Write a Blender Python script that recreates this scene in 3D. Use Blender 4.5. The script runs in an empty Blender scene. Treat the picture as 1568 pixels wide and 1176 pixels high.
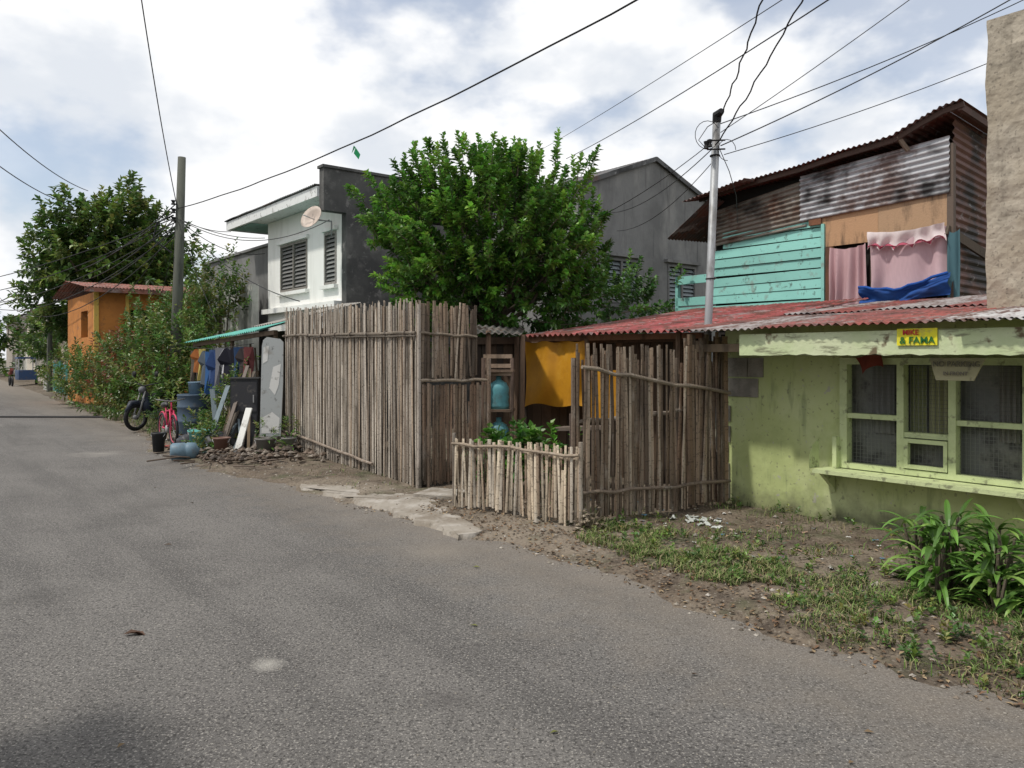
import bpy, math, random
from mathutils import Vector, Matrix, noise
R = random.Random(11)
rad = math.radians
sc = bpy.context.scene
U = Vector((-.6247, .7809, 0)); N = Vector((.7809, .6247, 0)); ZV = Vector((0, 0, 1))
def ST(s, t, z=0.0):
    v = U*s + N*t; v.z = z; return v
STF = (Vector((0, 0, 0)), U, N)
def sm(x):
    x = max(0, min(1, x)); return x*x*(3-2*x)
def jit(c, a=.1):
    k = 1+R.uniform(-a, a); return (c[0]*k, c[1]*k, c[2]*k)

# ------------------------------------------------------------ materials
ROADROT = math.atan2(.7809, -.6247)
def mat(name, base, layers=(), rough=.85, bump=.15, bscale=40., attr=False, metallic=0., trans=0., zg=None, spec=.3, bdist=.01, spots=(), edge_dust=None):
    m = bpy.data.materials.new(name); m.use_nodes = True
    nt = m.node_tree; n = nt.nodes; l = nt.links
    b = n['Principled BSDF']; out = n['Material Output']
    b.inputs['Roughness'].default_value = rough; b.inputs['Metallic'].default_value = metallic
    b.inputs['Specular IOR Level'].default_value = spec
    tc = n.new('ShaderNodeTexCoord')
    rgb = n.new('ShaderNodeRGB'); rgb.outputs[0].default_value = (*base, 1); cur = rgb.outputs[0]
    def mixto(cur, fac, col):
        mx = n.new('ShaderNodeMix'); mx.data_type = 'RGBA'; l.new(fac, mx.inputs[0])
        l.new(cur, mx.inputs[6]); mx.inputs[7].default_value = (*col, 1); return mx.outputs[2]
    if attr:
        a = n.new('ShaderNodeAttribute'); a.attribute_name = 'Col'
        mx = n.new('ShaderNodeMix'); mx.data_type = 'RGBA'; mx.blend_type = 'MULTIPLY'; mx.inputs[0].default_value = 1
        l.new(cur, mx.inputs[6]); l.new(a.outputs['Color'], mx.inputs[7]); cur = mx.outputs[2]
    for L in layers:
        col, scale, lo, hi, st = L[:5]; stretch = L[5] if len(L) > 5 else (1, 1, 1)
        mp = n.new('ShaderNodeMapping'); mp.inputs['Scale'].default_value = stretch
        if len(L) > 6: mp.vector_type = 'TEXTURE'; mp.inputs['Rotation'].default_value = (0, 0, L[6])
        l.new(tc.outputs['Object'], mp.inputs[0])
        t = n.new('ShaderNodeTexNoise'); t.inputs['Scale'].default_value = scale; t.inputs['Detail'].default_value = 4 if scale < 20 else 1.5
        t.inputs['Roughness'].default_value = .64
        l.new(mp.outputs[0], t.inputs['Vector'])
        r = n.new('ShaderNodeMapRange'); r.inputs[1].default_value = lo; r.inputs[2].default_value = hi
        r.inputs[3].default_value = 0; r.inputs[4].default_value = st
        l.new(t.outputs['Fac'], r.inputs[0]); cur = mixto(cur, r.outputs[0], col)
    if zg or spots or edge_dust:
        t = n.new('ShaderNodeTexNoise'); t.inputs['Scale'].default_value = 3.5; t.inputs['Detail'].default_value = 5; t.inputs['Roughness'].default_value = .65
        l.new(tc.outputs['Object'], t.inputs['Vector'])
    if zg:
        z0, z1, col, st = zg
        sp = n.new('ShaderNodeSeparateXYZ'); l.new(tc.outputs['Object'], sp.inputs[0])
        ad = n.new('ShaderNodeMath'); ad.operation = 'MULTIPLY_ADD'; l.new(t.outputs['Fac'], ad.inputs[0])
        ad.inputs[1].default_value = -(abs(z1-z0)*2.2); l.new(sp.outputs[2], ad.inputs[2])
        r = n.new('ShaderNodeMapRange'); r.inputs[1].default_value = z0-abs(z1-z0)*1.1; r.inputs[2].default_value = z1-abs(z1-z0)*1.1
        r.inputs[3].default_value = st; r.inputs[4].default_value = 0
        l.new(ad.outputs[0], r.inputs[0]); cur = mixto(cur, r.outputs[0], col)
    for (c, rr, col, st) in spots:
        d = n.new('ShaderNodeVectorMath'); d.operation = 'DISTANCE'; d.inputs[1].default_value = c; l.new(tc.outputs['Object'], d.inputs[0])
        ad = n.new('ShaderNodeMath'); ad.operation = 'MULTIPLY_ADD'; l.new(t.outputs['Fac'], ad.inputs[0]); ad.inputs[1].default_value = rr*2.4; l.new(d.outputs['Value'], ad.inputs[2])
        r = n.new('ShaderNodeMapRange'); r.inputs[1].default_value = rr*.9; r.inputs[2].default_value = rr*2.3; r.inputs[3].default_value = st; r.inputs[4].default_value = 0
        l.new(ad.outputs[0], r.inputs[0]); cur = mixto(cur, r.outputs[0], col)
    if edge_dust:
        t0, t1, col, st = edge_dust
        d = n.new('ShaderNodeVectorMath'); d.operation = 'DOT_PRODUCT'; d.inputs[1].default_value = N; l.new(tc.outputs['Object'], d.inputs[0])
        ad = n.new('ShaderNodeMath'); ad.operation = 'MULTIPLY_ADD'; l.new(t.outputs['Fac'], ad.inputs[0]); ad.inputs[1].default_value = 2.2; l.new(d.outputs['Value'], ad.inputs[2])
        r = n.new('ShaderNodeMapRange'); r.inputs[1].default_value = t0+1.1; r.inputs[2].default_value = t1+1.1; r.inputs[3].default_value = 0; r.inputs[4].default_value = st
        l.new(ad.outputs[0], r.inputs[0]); cur = mixto(cur, r.outputs[0], col)
    l.new(cur, b.inputs['Base Color'])
    if bump > 0:
        t = n.new('ShaderNodeTexNoise'); t.inputs['Scale'].default_value = bscale; t.inputs['Detail'].default_value = 2.5
        l.new(tc.outputs['Object'], t.inputs['Vector'])
        bp = n.new('ShaderNodeBump'); bp.inputs['Strength'].default_value = bump; bp.inputs['Distance'].default_value = bdist
        l.new(t.outputs['Fac'], bp.inputs['Height']); l.new(bp.outputs[0], b.inputs['Normal'])
    if trans > 0:
        tr = n.new('ShaderNodeBsdfTranslucent'); l.new(cur, tr.inputs[0])
        ms = n.new('ShaderNodeMixShader'); ms.inputs[0].default_value = trans
        l.new(b.outputs[0], ms.inputs[1]); l.new(tr.outputs[0], ms.inputs[2]); l.new(ms.outputs[0], out.inputs[0])
    return m

M = {}
M['ground'] = mat('ground_dirt', (.12, .10, .07), [((.05, .08, .025), 1.2, .45, .6, .9)], bump=.5, bscale=20)
M['asphalt'] = mat('asphalt', (.128, .121, .114), [
    ((.175, .165, .155), .5, .40, .66, .7), ((.08, .076, .073), 1.1, .5, .70, .6),
    ((.082, .078, .075), 1.6, .48, .66, .65, (9, 1, 1), ROADROT), ((.18, .17, .157), 1.1, .54, .7, .5, (12, 1, 1), ROADROT),
    ((.21, .198, .18), 3.1, .62, .74, .4), ((.035, .033, .031), 55, .52, .64, .75), ((.36, .34, .31), 80, .57, .66, .75), ((.045, .042, .04), 24, .58, .68, .5), ((.3, .28, .25), 34, .63, .70, .5)],
    rough=.9, bump=1., bscale=100, bdist=.010, edge_dust=(2.8, 4.7, (.215, .183, .148), .75),
    spots=[((-1.27, 4.03, 0), .085, (.42, .40, .36), .8), ((-6.9, 12.9, 0), .5, (.30, .28, .25), .7), ((-7.6, 15.5, 0), .5, (.27, .25, .22), .5), ((-.6, 6.4, 0), .35, (.26, .23, .19), .6), ((-3.2, 5.2, 0), .3, (.06, .057, .054), .6), ((-.3, 3.6, 0), .2, (.065, .06, .057), .6), ((-3.9, 8.4, 0), .35, (.07, .065, .06), .5)])
M['dirt'] = mat('dirt', (.135, .104, .075), [((.215, .178, .135), .9, .44, .62, .8), ((.05, .037, .027), 3.2, .48, .66, .85),
    ((.045, .065, .022), 1.9, .54, .64, .5), ((.28, .25, .205), 45, .6, .7, .55), ((.04, .03, .022), 30, .54, .66, .7)], bump=.9, bscale=35, bdist=.025,
    spots=[((.2, 7.0, 0), 1.1, (.25, .21, .165), .8), ((-2.0, 9.2, 0), .8, (.25, .215, .17), .8)])
M['concrete'] = mat('concrete', (.30, .27, .23), [((.19, .16, .125), 1.8, .42, .62, .85), ((.44, .41, .37), 4, .50, .66, .7), ((.1, .09, .07), 14, .58, .7, .6)], bump=.6, bscale=22, bdist=.015)
M['greywall'] = mat('grey_render', (.20, .20, .195), [((.13, .13, .128), 1.0, .42, .62, .8), ((.28, .275, .26), 2.0, .53, .70, .65, (1, 1, .35)), ((.08, .08, .08), 3, .56, .72, .65, (2.5, 2.5, .2))], bump=.4, bscale=18)
M['firewall'] = mat('dark_render', (.09, .09, .086), [((.05, .05, .05), 1.2, .4, .62, .8), ((.18, .175, .165), 2.2, .52, .70, .75), ((.24, .23, .22), 5, .60, .68, .55)], bump=.5, bscale=12)
M['oldwall'] = mat('stained_concrete', (.42, .42, .39), [((.15, .15, .13), 1.4, .48, .64, .8, (1.5, 1.5, .4)), ((.55, .55, .53), 2.5, .52, .7, .6)], bump=.4, bscale=14)
M['pillar'] = mat('pillar_concrete', (.33, .285, .22), [((.43, .385, .315), 1.6, .45, .60, .75), ((.19, .165, .125), 3.2, .54, .70, .65), ((.12, .105, .085), 30, .60, .70, .6), ((.16, .14, .11), 2, .55, .7, .5, (4, 4, .4))], bump=.9, bscale=10, bdist=.025)
M['white'] = mat('white_paint', (.80, .80, .77), [((.50, .50, .45), 1.3, .50, .76, .5, (2, 2, .3))], bump=.1)
M['green'] = mat('lime_paint', (.47, .535, .235), [((.55, .60, .33), 1.1, .45, .60, .75), ((.37, .43, .18), 2.6, .5, .66, .65), ((.25, .29, .15), 4, .56, .72, .65, (3, 3, .5)),
    ((.44, .43, .36), 9, .65, .69, .85), ((.17, .17, .12), 22, .65, .71, .55)], bump=.35, bscale=9, zg=(.03, .30, (.12, .115, .075), .9), bdist=.02)
M['fascia'] = mat('pale_green_board', (.52, .60, .35), [((.64, .67, .47), 2, .45, .6, .6), ((.2, .2, .13), 6, .53, .64, .85, (.6, .6, 3)), ((.15, .11, .065), 4, .58, .65, .95)], bump=.4, bscale=25)
M['frame'] = mat('window_frame_green', (.54, .61, .33), [((.40, .46, .24), 5, .5, .65, .6), ((.20, .21, .13), 12, .56, .66, .8)], bump=.3, rough=.6)
M['block'] = mat('hollow_block', (.30, .28, .24), [((.18, .17, .15), 6, .45, .6, .7)], bump=.8, bscale=50)
M['dark'] = mat('dark_interior', (.018, .016, .014), [((.04, .035, .03), 2, .5, .7, .7)], bump=0)
M['screen'] = mat('window_screen', (.15, .155, .15), [((.25, .245, .21), 1.7, .45, .60, .85), ((.05, .05, .05), 3.4, .48, .60, .85)], bump=.1, rough=.5)
M['grid'] = mat('wire_grid', (.17, .175, .16), bump=0)
M['bamboo'] = mat('bamboo', (1, 1, 1), [((.09, .072, .055), 5, .50, .68, .7, (1, 1, .25)), ((.52, .48, .42), 9, .56, .72, .45, (1, 1, .3)), ((.04, .035, .03), 40, .58, .7, .6)], attr=True, bump=.4, bscale=60, rough=.78)
M['wood'] = mat('old_wood', (1, 1, 1), [((.05, .04, .03), 6, .5, .7, .7, (1, 1, .3))], attr=True, bump=.4, bscale=40)
M['redroof'] = mat('red_corrugated', (1, 1, 1), [((.25, .22, .21), 2.2, .53, .60, .75), ((.11, .045, .03), 4.5, .46, .60, .85), ((.06, .03, .025), 1.3, .56, .68, .75), ((.40, .37, .36), 11, .62, .7, .6)], attr=True, rough=.65, bump=.2)
M['tin'] = mat('corrugated_tin', (1, 1, 1), [((.11, .05, .03), 2.0, .50, .62, .75), ((.016, .016, .016), .9, .49, .60, .9), ((.50, .50, .50), 7, .6, .7, .4)], attr=True, rough=.55, bump=.15, metallic=.1)
M['paint'] = mat('weathered_paint', (1, 1, 1), [((.22, .2, .17), 5, .58, .7, .6), ((.05, .05, .04), 9, .60, .7, .7)], attr=True, rough=.7, bump=.25)
M['cloth'] = mat('cloth', (1, 1, 1), [((.1, .07, .06), 2, .56, .78, .4)], attr=True, rough=.95, bump=.1, trans=.15)
M['tarp'] = mat('yellow_tarp', (.66, .31, .02), [((.45, .19, .015), 1.8, .45, .65, .6), ((.76, .42, .06), 4, .55, .7, .5)], rough=.5, bump=.2, bscale=12, trans=.3)
M['plastic'] = mat('plastic', (1, 1, 1), [((.12, .11, .1), 6, .54, .70, .6)], attr=True, rough=.5, bump=.05)
M['metal'] = mat('galvanised', (.34, .35, .36), [((.14, .13, .12), 6, .48, .66, .75, (1, 1, .4))], rough=.5, metallic=.3, bump=.1)
M['black'] = mat('black_rubber', (.012, .012, .013), bump=0, rough=.6)
M['pole'] = mat('old_pole', (.095, .10, .082), [((.04, .04, .035), 8, .5, .65, .7, (1, 1, .15)), ((.17, .17, .14), 5, .6, .7, .5, (1, 1, .3))], bump=.5)
M['leaf'] = mat('foliage', (1, 1, 1), attr=True, rough=.42, bump=0, trans=.30, spec=.45)
M['bark'] = mat('bark', (.11, .09, .065), [((.05, .04, .03), 12, .5, .65, .7, (1, 1, .3))], bump=.6)
M['orange'] = mat('orange_paint', (.50, .20, .05), [((.36, .14, .04), 1.5, .45, .65, .7), ((.2, .1, .05), 4, .54, .68, .7)], bump=.1)
M['grass'] = mat('grass', (1, 1, 1), attr=True, rough=.6, bump=0)
M['litter'] = mat('litter', (1, 1, 1), attr=True, rough=.7, bump=0)
M['sign'] = mat('sign_paint', (1, 1, 1), [((.35, .3, .15), 14, .55, .7, .5)], attr=True, rough=.5, bump=.05)

# ------------------------------------------------------------ mesh builder
def empty(name):
    o = bpy.data.objects.new(name, None); sc.collection.objects.link(o); o.empty_display_size = .2; return o
class MB:
    def __init__(s): s.v = []; s.f = []; s.c = []; s.m = []
    def face(s, pts, col=(1, 1, 1), m=0):
        i = len(s.v); k = len(pts)
        s.v += [tuple(p) for p in pts]; s.c += [col]*k; s.f.append(tuple(range(i, i+k))); s.m.append(m)
    def hexa(s, p, col=(1, 1, 1), m=0):
        i = len(s.v); s.v += [tuple(q) for q in p]; s.c += [col]*8
        for q in ((0, 3, 2, 1), (4, 5, 6, 7), (0, 1, 5, 4), (1, 2, 6, 5), (2, 3, 7, 6), (3, 0, 4, 7)):
            s.f.append(tuple(i+k for k in q)); s.m.append(m)
    def bx(s, F, x0, x1, y0, y1, z0, z1, col=(1, 1, 1), m=0):
        O, A, B = F
        def P(x, y, z): return O+A*x+B*y+ZV*z
        s.hexa([P(x0, y0, z0), P(x1, y0, z0), P(x1, y1, z0), P(x0, y1, z0), P(x0, y0, z1), P(x1, y0, z1), P(x1, y1, z1), P(x0, y1, z1)], col, m)
    def beam(s, p, q, w, h, col=(1, 1, 1), m=0):
        p = Vector(p); q = Vector(q); d = (q-p).normalized()
        a = d.cross(ZV) if abs(d.z) < .95 else d.cross(Vector((0, 1, 0)))
        a.normalize(); b = a.cross(d)
        a = a*w/2; b = b*h/2
        s.hexa([p-a-b, p+a-b, p+a+b, p-a+b, q-a-b, q+a-b, q+a+b, q-a+b], col, m)
    def tube(s, pts, r, n=6, col=(1, 1, 1), m=0, cap=True):
        pts = [Vector(p) for p in pts]
        if not isinstance(r, (list, tuple)): r = [r]*len(pts)
        i0 = len(s.v); ref = None
        for k, p in enumerate(pts):
            d = (pts[min(k+1, len(pts)-1)]-pts[max(k-1, 0)]).normalized()
            if ref is None: ref = d.cross(ZV) if abs(d.z) < .9 else d.cross(Vector((0, 1, 0)))
            a = (ref-d*ref.dot(d)).normalized(); b = d.cross(a); ref = a
            for j in range(n):
                an = 2*math.pi*j/n
                s.v.append(tuple(p+(a*math.cos(an)+b*math.sin(an))*r[k])); s.c.append(col)
        for k in range(len(pts)-1):
            for j in range(n):
                a = i0+k*n+j; b = i0+k*n+(j+1) % n
                s.f.append((a, b, b+n, a+n)); s.m.append(m)
        if cap:
            s.f.append(tuple(i0+j for j in range(n))[::-1]); s.m.append(m)
            s.f.append(tuple(i0+(len(pts)-1)*n+j for j in range(n))); s.m.append(m)
    def grid(s, fn, nu, nv, col=(1, 1, 1), m=0):
        i0 = len(s.v)
        for a in range(nu+1):
            for b in range(nv+1):
                r = fn(a/nu, b/nv)
                s.v.append(tuple(r)); s.c.append(col(a/nu, b/nv) if callable(col) else col)
        for a in range(nu):
            for b in range(nv):
                k = i0+a*(nv+1)+b
                s.f.append((k, k+1, k+nv+2, k+nv+1)); s.m.append(m)
    def lathe(s, c, prof, n=20, col=(1, 1, 1), m=0, ax=None):
        c = Vector(c); ax = (ax or ZV).normalized(); a = ax.orthogonal().normalized(); b = ax.cross(a); i0 = len(s.v)
        for r, z in prof:
            for j in range(n):
                an = 2*math.pi*j/n; s.v.append(tuple(c+(a*math.cos(an)+b*math.sin(an))*r+ax*z)); s.c.append(col)
        for k in range(len(prof)-1):
            for j in range(n):
                p = i0+k*n+j; q = i0+k*n+(j+1) % n; s.f.append((p, q, q+n, p+n)); s.m.append(m)
    def torus(s, c, ax, Rr, r, n=24, k=6, col=(1, 1, 1), m=0):
        prof = [(Rr+r*math.cos(2*math.pi*i/k), r*math.sin(2*math.pi*i/k)) for i in range(k+1)]
        s.lathe(c, prof, n, col, m, ax)
    def rock(mb, p, r, col):
        p = Vector(p); j = [r*R.uniform(.6, 1.2) for _ in range(6)]
        v = [p+Vector((j[0], 0, 0)), p+Vector((0, j[1], 0)), p-Vector((j[2], 0, 0)), p-Vector((0, j[3], 0)), p+ZV*j[4]*.6, p-ZV*j[5]*.4]
        i = len(mb.v); mb.v += [tuple(a) for a in v]; mb.c += [col]*6
        for f in ((0, 1, 4), (1, 2, 4), (2, 3, 4), (3, 0, 4), (1, 0, 5), (2, 1, 5), (3, 2, 5), (0, 3, 5)): mb.f.append(tuple(i+k for k in f)); mb.m.append(0)
    def corr(s, a, b, c, d, waves, amp, col=(1, 1, 1), m=0, nv=2, sag=0.):
        a, b, c, d = map(Vector, (a, b, c, d)); nr = (b-a).cross(d-a).normalized()
        if nr.z < 0: nr = -nr
        nu = int(waves*6)
        def fn(u, v):
            p = (a.lerp(b, u)).lerp(d.lerp(c, u), v)
            return p+nr*(amp*math.sin(u*waves*2*math.pi)+.014*noise.noise(p*1.3))-ZV*sag*math.sin(v*math.pi)
        s.grid(fn, nu, nv, col, m)
    def build(s, name, mats, parent=None, smooth=False):
        me = bpy.data.meshes.new(name); me.from_pydata(s.v, [], s.f)
        if not isinstance(mats, (list, tuple)): mats = [mats]
        for k in mats: me.materials.append(M[k])
        at = me.color_attributes.new('Col', 'FLOAT_COLOR', 'POINT')
        fl = []
        for c in s.c: fl += [c[0], c[1], c[2], 1.]
        at.data.foreach_set('color', fl)
        me.polygons.foreach_set('material_index', s.m)
        if smooth: me.polygons.foreach_set('use_smooth', [True]*len(s.f))
        me.update()
        o = bpy.data.objects.new(name, me); sc.collection.objects.link(o)
        if parent: o.parent = parent
        return o
def wall(mb, F, x0, x1, y0, y1, z0, z1, ops=(), col=(1, 1, 1), m=0):
    xs = sorted({x0, x1, *[o[0] for o in ops], *[o[1] for o in ops]})
    for a, b in zip(xs, xs[1:]):
        hit = sorted([o for o in ops if o[0] <= a and o[1] >= b], key=lambda o: o[2])
        z = z0
        for o in hit:
            if o[2] > z: mb.bx(F, a, b, y0, y1, z, o[2], col, m)
            z = o[3]
        if z < z1: mb.bx(F, a, b, y0, y1, z, z1, col, m)
def louvre(F, x0, x1, y, z0, z1, parent, cf=(.55, .55, .52), cl=(.22, .25, .25), div=1, name='louvre_window'):
    mb = MB()
    f = .05
    mb.bx(F, x0, x0+f, y-.02, y+.08, z0, z1, cf); mb.bx(F, x1-f, x1, y-.02, y+.08, z0, z1, cf)
    mb.bx(F, x0+f, x1-f, y-.02, y+.08, z1-f, z1, cf); mb.bx(F, x0+f, x1-f, y-.02, y+.08, z0, z0+f, cf)
    for k in range(1, div):
        xm = x0+(x1-x0)*k/div; mb.bx(F, xm-.03, xm+.03, y-.018, y+.078, z0+f, z1-f, cf)
    z = z0+f+.03
    while z < z1-f-.02:
        O, A, B = F
        p = [O+A*(x0+f)+B*(y+.01)+ZV*z, O+A*(x1-f)+B*(y+.01)+ZV*z, O+A*(x1-f)+B*(y+.06)+ZV*(z+.075), O+A*(x0+f)+B*(y+.06)+ZV*(z+.075)]
        mb.hexa(p+[q+ZV*.008 for q in p], jit(cl, .15)); z += .095
    mb.build(name, 'paint', parent)
    d = MB(); d.bx(F, x0+.01, x1-.01, y+.12, y+.16, z0+.01, z1-.01); d.build('window_backing', 'dark', parent)

# ------------------------------------------------------------ ground
EDGE = [(-30, 4.0), (1.3, 3.98), (2.3, 3.9), (4.2, 4.1), (6.3, 3.95), (9.3, 3.76), (11.8, 3.4), (14.3, 3.45), (16.5, 3.9), (19.3, 4.25), (24.5, 4.3), (39, 5.2), (60, 6), (90, 7), (160, 9)]
def edge(s):
    for (a, ta), (b, tb) in zip(EDGE, EDGE[1:]):
        if s <= b: return ta+(tb-ta)*max(0, (s-a)/(b-a))
    return 9
mb = MB(); mb.face([(-600, -600, -.02), (600, -600, -.02), (600, 600, -.02), (-600, 600, -.02)]); mb.build('ground', 'ground')
mb = MB()
ss = [-30+i*1.0 for i in range(0, 90)]+[60+i*10 for i in range(0, 25)]
for a, b in zip(ss, ss[1:]):
    ts_a = [-7, -3, 0, 2, edge(a)+.3]; ts_b = [-7, -3, 0, 2, edge(b)+.3]
    for k in range(4): mb.face([ST(a, ts_a[k]), ST(b, ts_b[k]), ST(b, ts_b[k+1]), ST(a, ts_a[k+1])])
mb.build('asphalt_road', 'asphalt')
def vz(s, t):
    e = edge(s); d = t-e+.12+.2*noise.noise((s*1.7, t*.8, 3))+.08*noise.noise((s*7, t*7, 1))
    return -.012+.055*sm(d/.6)+.02*sm(d/1.5)+sm(d/.3)*(.026*noise.noise((s*2.2, t*2.2, 0))+.014*noise.noise((s*9, t*9, 5)))
mb = MB()
S0, S1 = -4., 30.
nu, nv = 480, 62
mb.grid(lambda u, v: (lambda s, t: ST(s, t, vz(s, t)))(S0+(S1-S0)*u, edge(S0+(S1-S0)*u)-.3+v*(7.2-edge(S0+(S1-S0)*u))), nu, nv)
mb.build('dirt_verge', 'dirt', smooth=True)
mb = MB()
mb.grid(lambda u, v: ST(30+u*60, edge(30+u*60)-.15+v*3, -.004+.07*sm(v*4)+.02*noise.noise((u*40, v*4, 0))), 60, 8)
mb.build('far_verge', 'dirt', smooth=True)
mb = MB(); mb.grid(lambda u, v: ST(4+u*14, 6.7+v*6, .035+.02*noise.noise((u*20, v*9, 2))), 40, 20); mb.build('yard_ground', 'dirt', smooth=True)
mb = MB()
ap = [(-2.6, 9.55), (-2.0, 9.45), (-1.25, 9.05), (-.72, 9.2), (-.55, 8.3), (-.5, 7.6), (-.30, 6.95), (-.42, 6.8), (-.85, 7.45), (-1.3, 8.05), (-2.0, 8.8)]
cen = (-1.0, 8.4)
rng = []
for i in range(len(ap)):
    a = Vector(ap[i]); b = Vector(ap[(i+1) % len(ap)])
    for k in range(8):
        p = a.lerp(b, k/8); rng.append((p.x+.13*noise.noise((p.x*4, p.y*4, 0))+.05*noise.noise((p.x*13, p.y*13, 0)), p.y+.13*noise.noise((p.x*4, p.y*4, 9))+.05*noise.noise((p.x*13, p.y*13, 4))))
for i in range(len(rng)):
    a = rng[i]; b = rng[(i+1) % len(rng)]
    mb.face([(cen[0], cen[1], .062), (a[0], a[1], .04), (b[0], b[1], .04)]); mb.face([(a[0], a[1], .04), (b[0], b[1], .04), (b[0]-.01, b[1]-.04, -.01), (a[0]-.01, a[1]-.04, -.01)])
mb.build('concrete_apron', 'concrete')
mb = MB()
mb.bx((Vector((-1.0, 8.85, 0)), Vector((.93, -.36, 0)), Vector((.36, .93, 0))), 0, .5, -.28, .18, .0, .09); mb.build('concrete_step', 'concrete')

# ------------------------------------------------------------ bamboo
BG = [(.47, .415, .35), (.38, .335, .28), (.29, .245, .195), (.56, .505, .43), (.43, .375, .315), (.23, .185, .145), (.35, .275, .205), (.50, .45, .39)]
BB = [(.31, .205, .14), (.38, .275, .20), (.24, .16, .11), (.43, .335, .25), (.29, .215, .15)]
BM = [(.38, .295, .22), (.27, .20, .145), (.46, .38, .295), (.18, .13, .09), (.34, .25, .18), (.13, .095, .07)]
BL = [(.60, .50, .375), (.49, .39, .285), (.64, .545, .42), (.38, .29, .21), (.56, .45, .33), (.52, .46, .38)]
def slat(mb, p, q, w, side, nr, col):
    p = Vector(p); q = Vector(q); H = (q-p).length; d = (q-p).normalized()
    hs = [0]; h = R.uniform(.05, .28)
    while h < H-.03:
        hs += [h-.008, h, h+.008]; h += R.uniform(.18, .32)
    hs.append(H); i0 = len(mb.v); bend = R.uniform(-.015, .015); ph = R.uniform(0, 3); kb = R.uniform(.55, .9)
    for k, h in enumerate(hs):
        node = (k % 3 == 2) and 0 < k < len(hs)-1
        r = 1.12 if node else 1
        o = side*bend*math.sin(h*2.3+ph)
        g_ = (kb+(1-kb)*min(1, h/.5))*(.5 if node else 1)   # darker towards the feet and at the nodes
        c = tuple(x*g_ for x in col)
        for j in range(6):
            an = 2*math.pi*j/6
            mb.v.append(tuple(p+d*h+o+side*(math.cos(an)*w/2*r)+nr*(math.sin(an)*w*.2*r))); mb.c.append(c)
    for k in range(len(hs)-1):
        for j in range(6):
            a = i0+k*6+j; b = i0+k*6+(j+1) % 6; mb.f.append((a, b, b+6, a+6)); mb.m.append(0)
    n = len(hs)-1; mb.f.append(tuple(i0+n*6+j for j in range(6))); mb.m.append(0)
def fence(mb, P, Q, z0, z1a, z1b, pitch, pal, nrm, jt=.07, tilt=.03, wv=(.6, 1.15), off=0., skip=0.):
    P = Vector((*P, 0)); Q = Vector((*Q, 0)); L = (Q-P).length; d = (Q-P).normalized(); x = pitch/2
    while x < L:
        u = x/L; b = P+d*x+nrm*(off+R.uniform(-.016, .016)); zt = z1a+(z1b-z1a)*u+R.uniform(-jt, jt*.6)
        if R.random() < .10: zt -= R.uniform(0, .22)
        if R.random() >= skip:
            bt = b+d*R.gauss(0, tilt)+nrm*R.uniform(-.02, .02)
            wj = pitch*R.uniform(*wv)*(1.4 if R.random() < .15 else 1)
            slat(mb, (b.x, b.y, z0+R.uniform(0, .07)), (bt.x, bt.y, zt), wj, d, nrm, jit(R.choice(pal), .28))
        x += pitch*R.uniform(.65, 1.35)
def rail(mb, p, q, r=.025, col=(.3, .25, .2)):
    p = Vector(p); q = Vector(q); n = 10
    mb.tube([p.lerp(q, i/n)+Vector((0, 0, .03*noise.noise((i*.7, p.x, 0)))) for i in range(n+1)], [r*(1+.15*(i % 2)) for i in range(n+1)], 7, col)
g = empty('bamboo_fence')
A, B = (-1.12, 9.24), (-3.90, 13.3); nf = Vector((-.825, -.565, 0))
mb = MB(); fence(mb, A, B, .02, 2.29, 2.43, .033, BG, nf, jt=.06, tilt=.03, wv=(.6, 1.2), skip=.04); fence(mb, A, B, .02, 2.24, 2.34, .04, BG[:3]+BM[:2], nf, off=-.045, tilt=.05, wv=(.7, 1.2)); mb.build('slats', 'bamboo', g)
mb = MB(); a3 = Vector((*A, 0))+nf*.04; b3 = Vector((*B, 0))+nf*.04
rail(mb, a3+ZV*1.9, b3+ZV*1.98, .018, (.17, .14, .11)); rail(mb, a3.lerp(b3, .25)+ZV*.20, b3+ZV*.36, .018, (.25, .2, .16)); rail(mb, a3+ZV*1.86, a3.lerp(b3, .7)+ZV*1.93, .012, (.12, .1, .08))
for k in range(9): p = a3.lerp(b3, .05+k*.115); mb.torus(p+ZV*(1.905+.008*k), (b3-a3), .030, .006, 10, 4, (.08, .06, .05))
a4 = Vector((*A, 0))-nf*.11; b4 = Vector((*B, 0))-nf*.11
for z in (.4, 1.2, 1.95): rail(mb, a4+ZV*z, b4+ZV*z, .03)
for k in range(5): p = a4.lerp(b4, .02+k*.24); mb.tube([p, p+ZV*2.2], .045, 8, (.2, .16, .12))
mb.build('rails', 'bamboo', g)
g = empty('bamboo_gate')
C = (-.30, 9.55); nc = Vector((.35, -.94, 0)); C2 = (-.44, 9.50)
mb = MB(); fence(mb, A, C2, 1.32, 2.29, 2.22, .032, BM, nc, jt=.05, wv=(.7, 1.2)); fence(mb, A, C2, 1.3, 2.2, 2.2, .04, BM, nc, off=-.04, wv=(.8, 1.2)); mb.build('upper_slats', 'bamboo', g)
mb = MB(); fence(mb, (-1.07, 9.27), C, .06, 1.28, 1.28, .026, BB, nc, jt=.015, tilt=.012, wv=(.75, 1.1)); fence(mb, (-1.07, 9.27), C, .06, 1.26, 1.26, .04, BB, nc, jt=.015, off=-.03); mb.build('door_slats', 'bamboo', g)
mb = MB(); a3 = Vector((*A, 0))+nc*.035; c3 = Vector((*C, 0))+nc*.035
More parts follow.
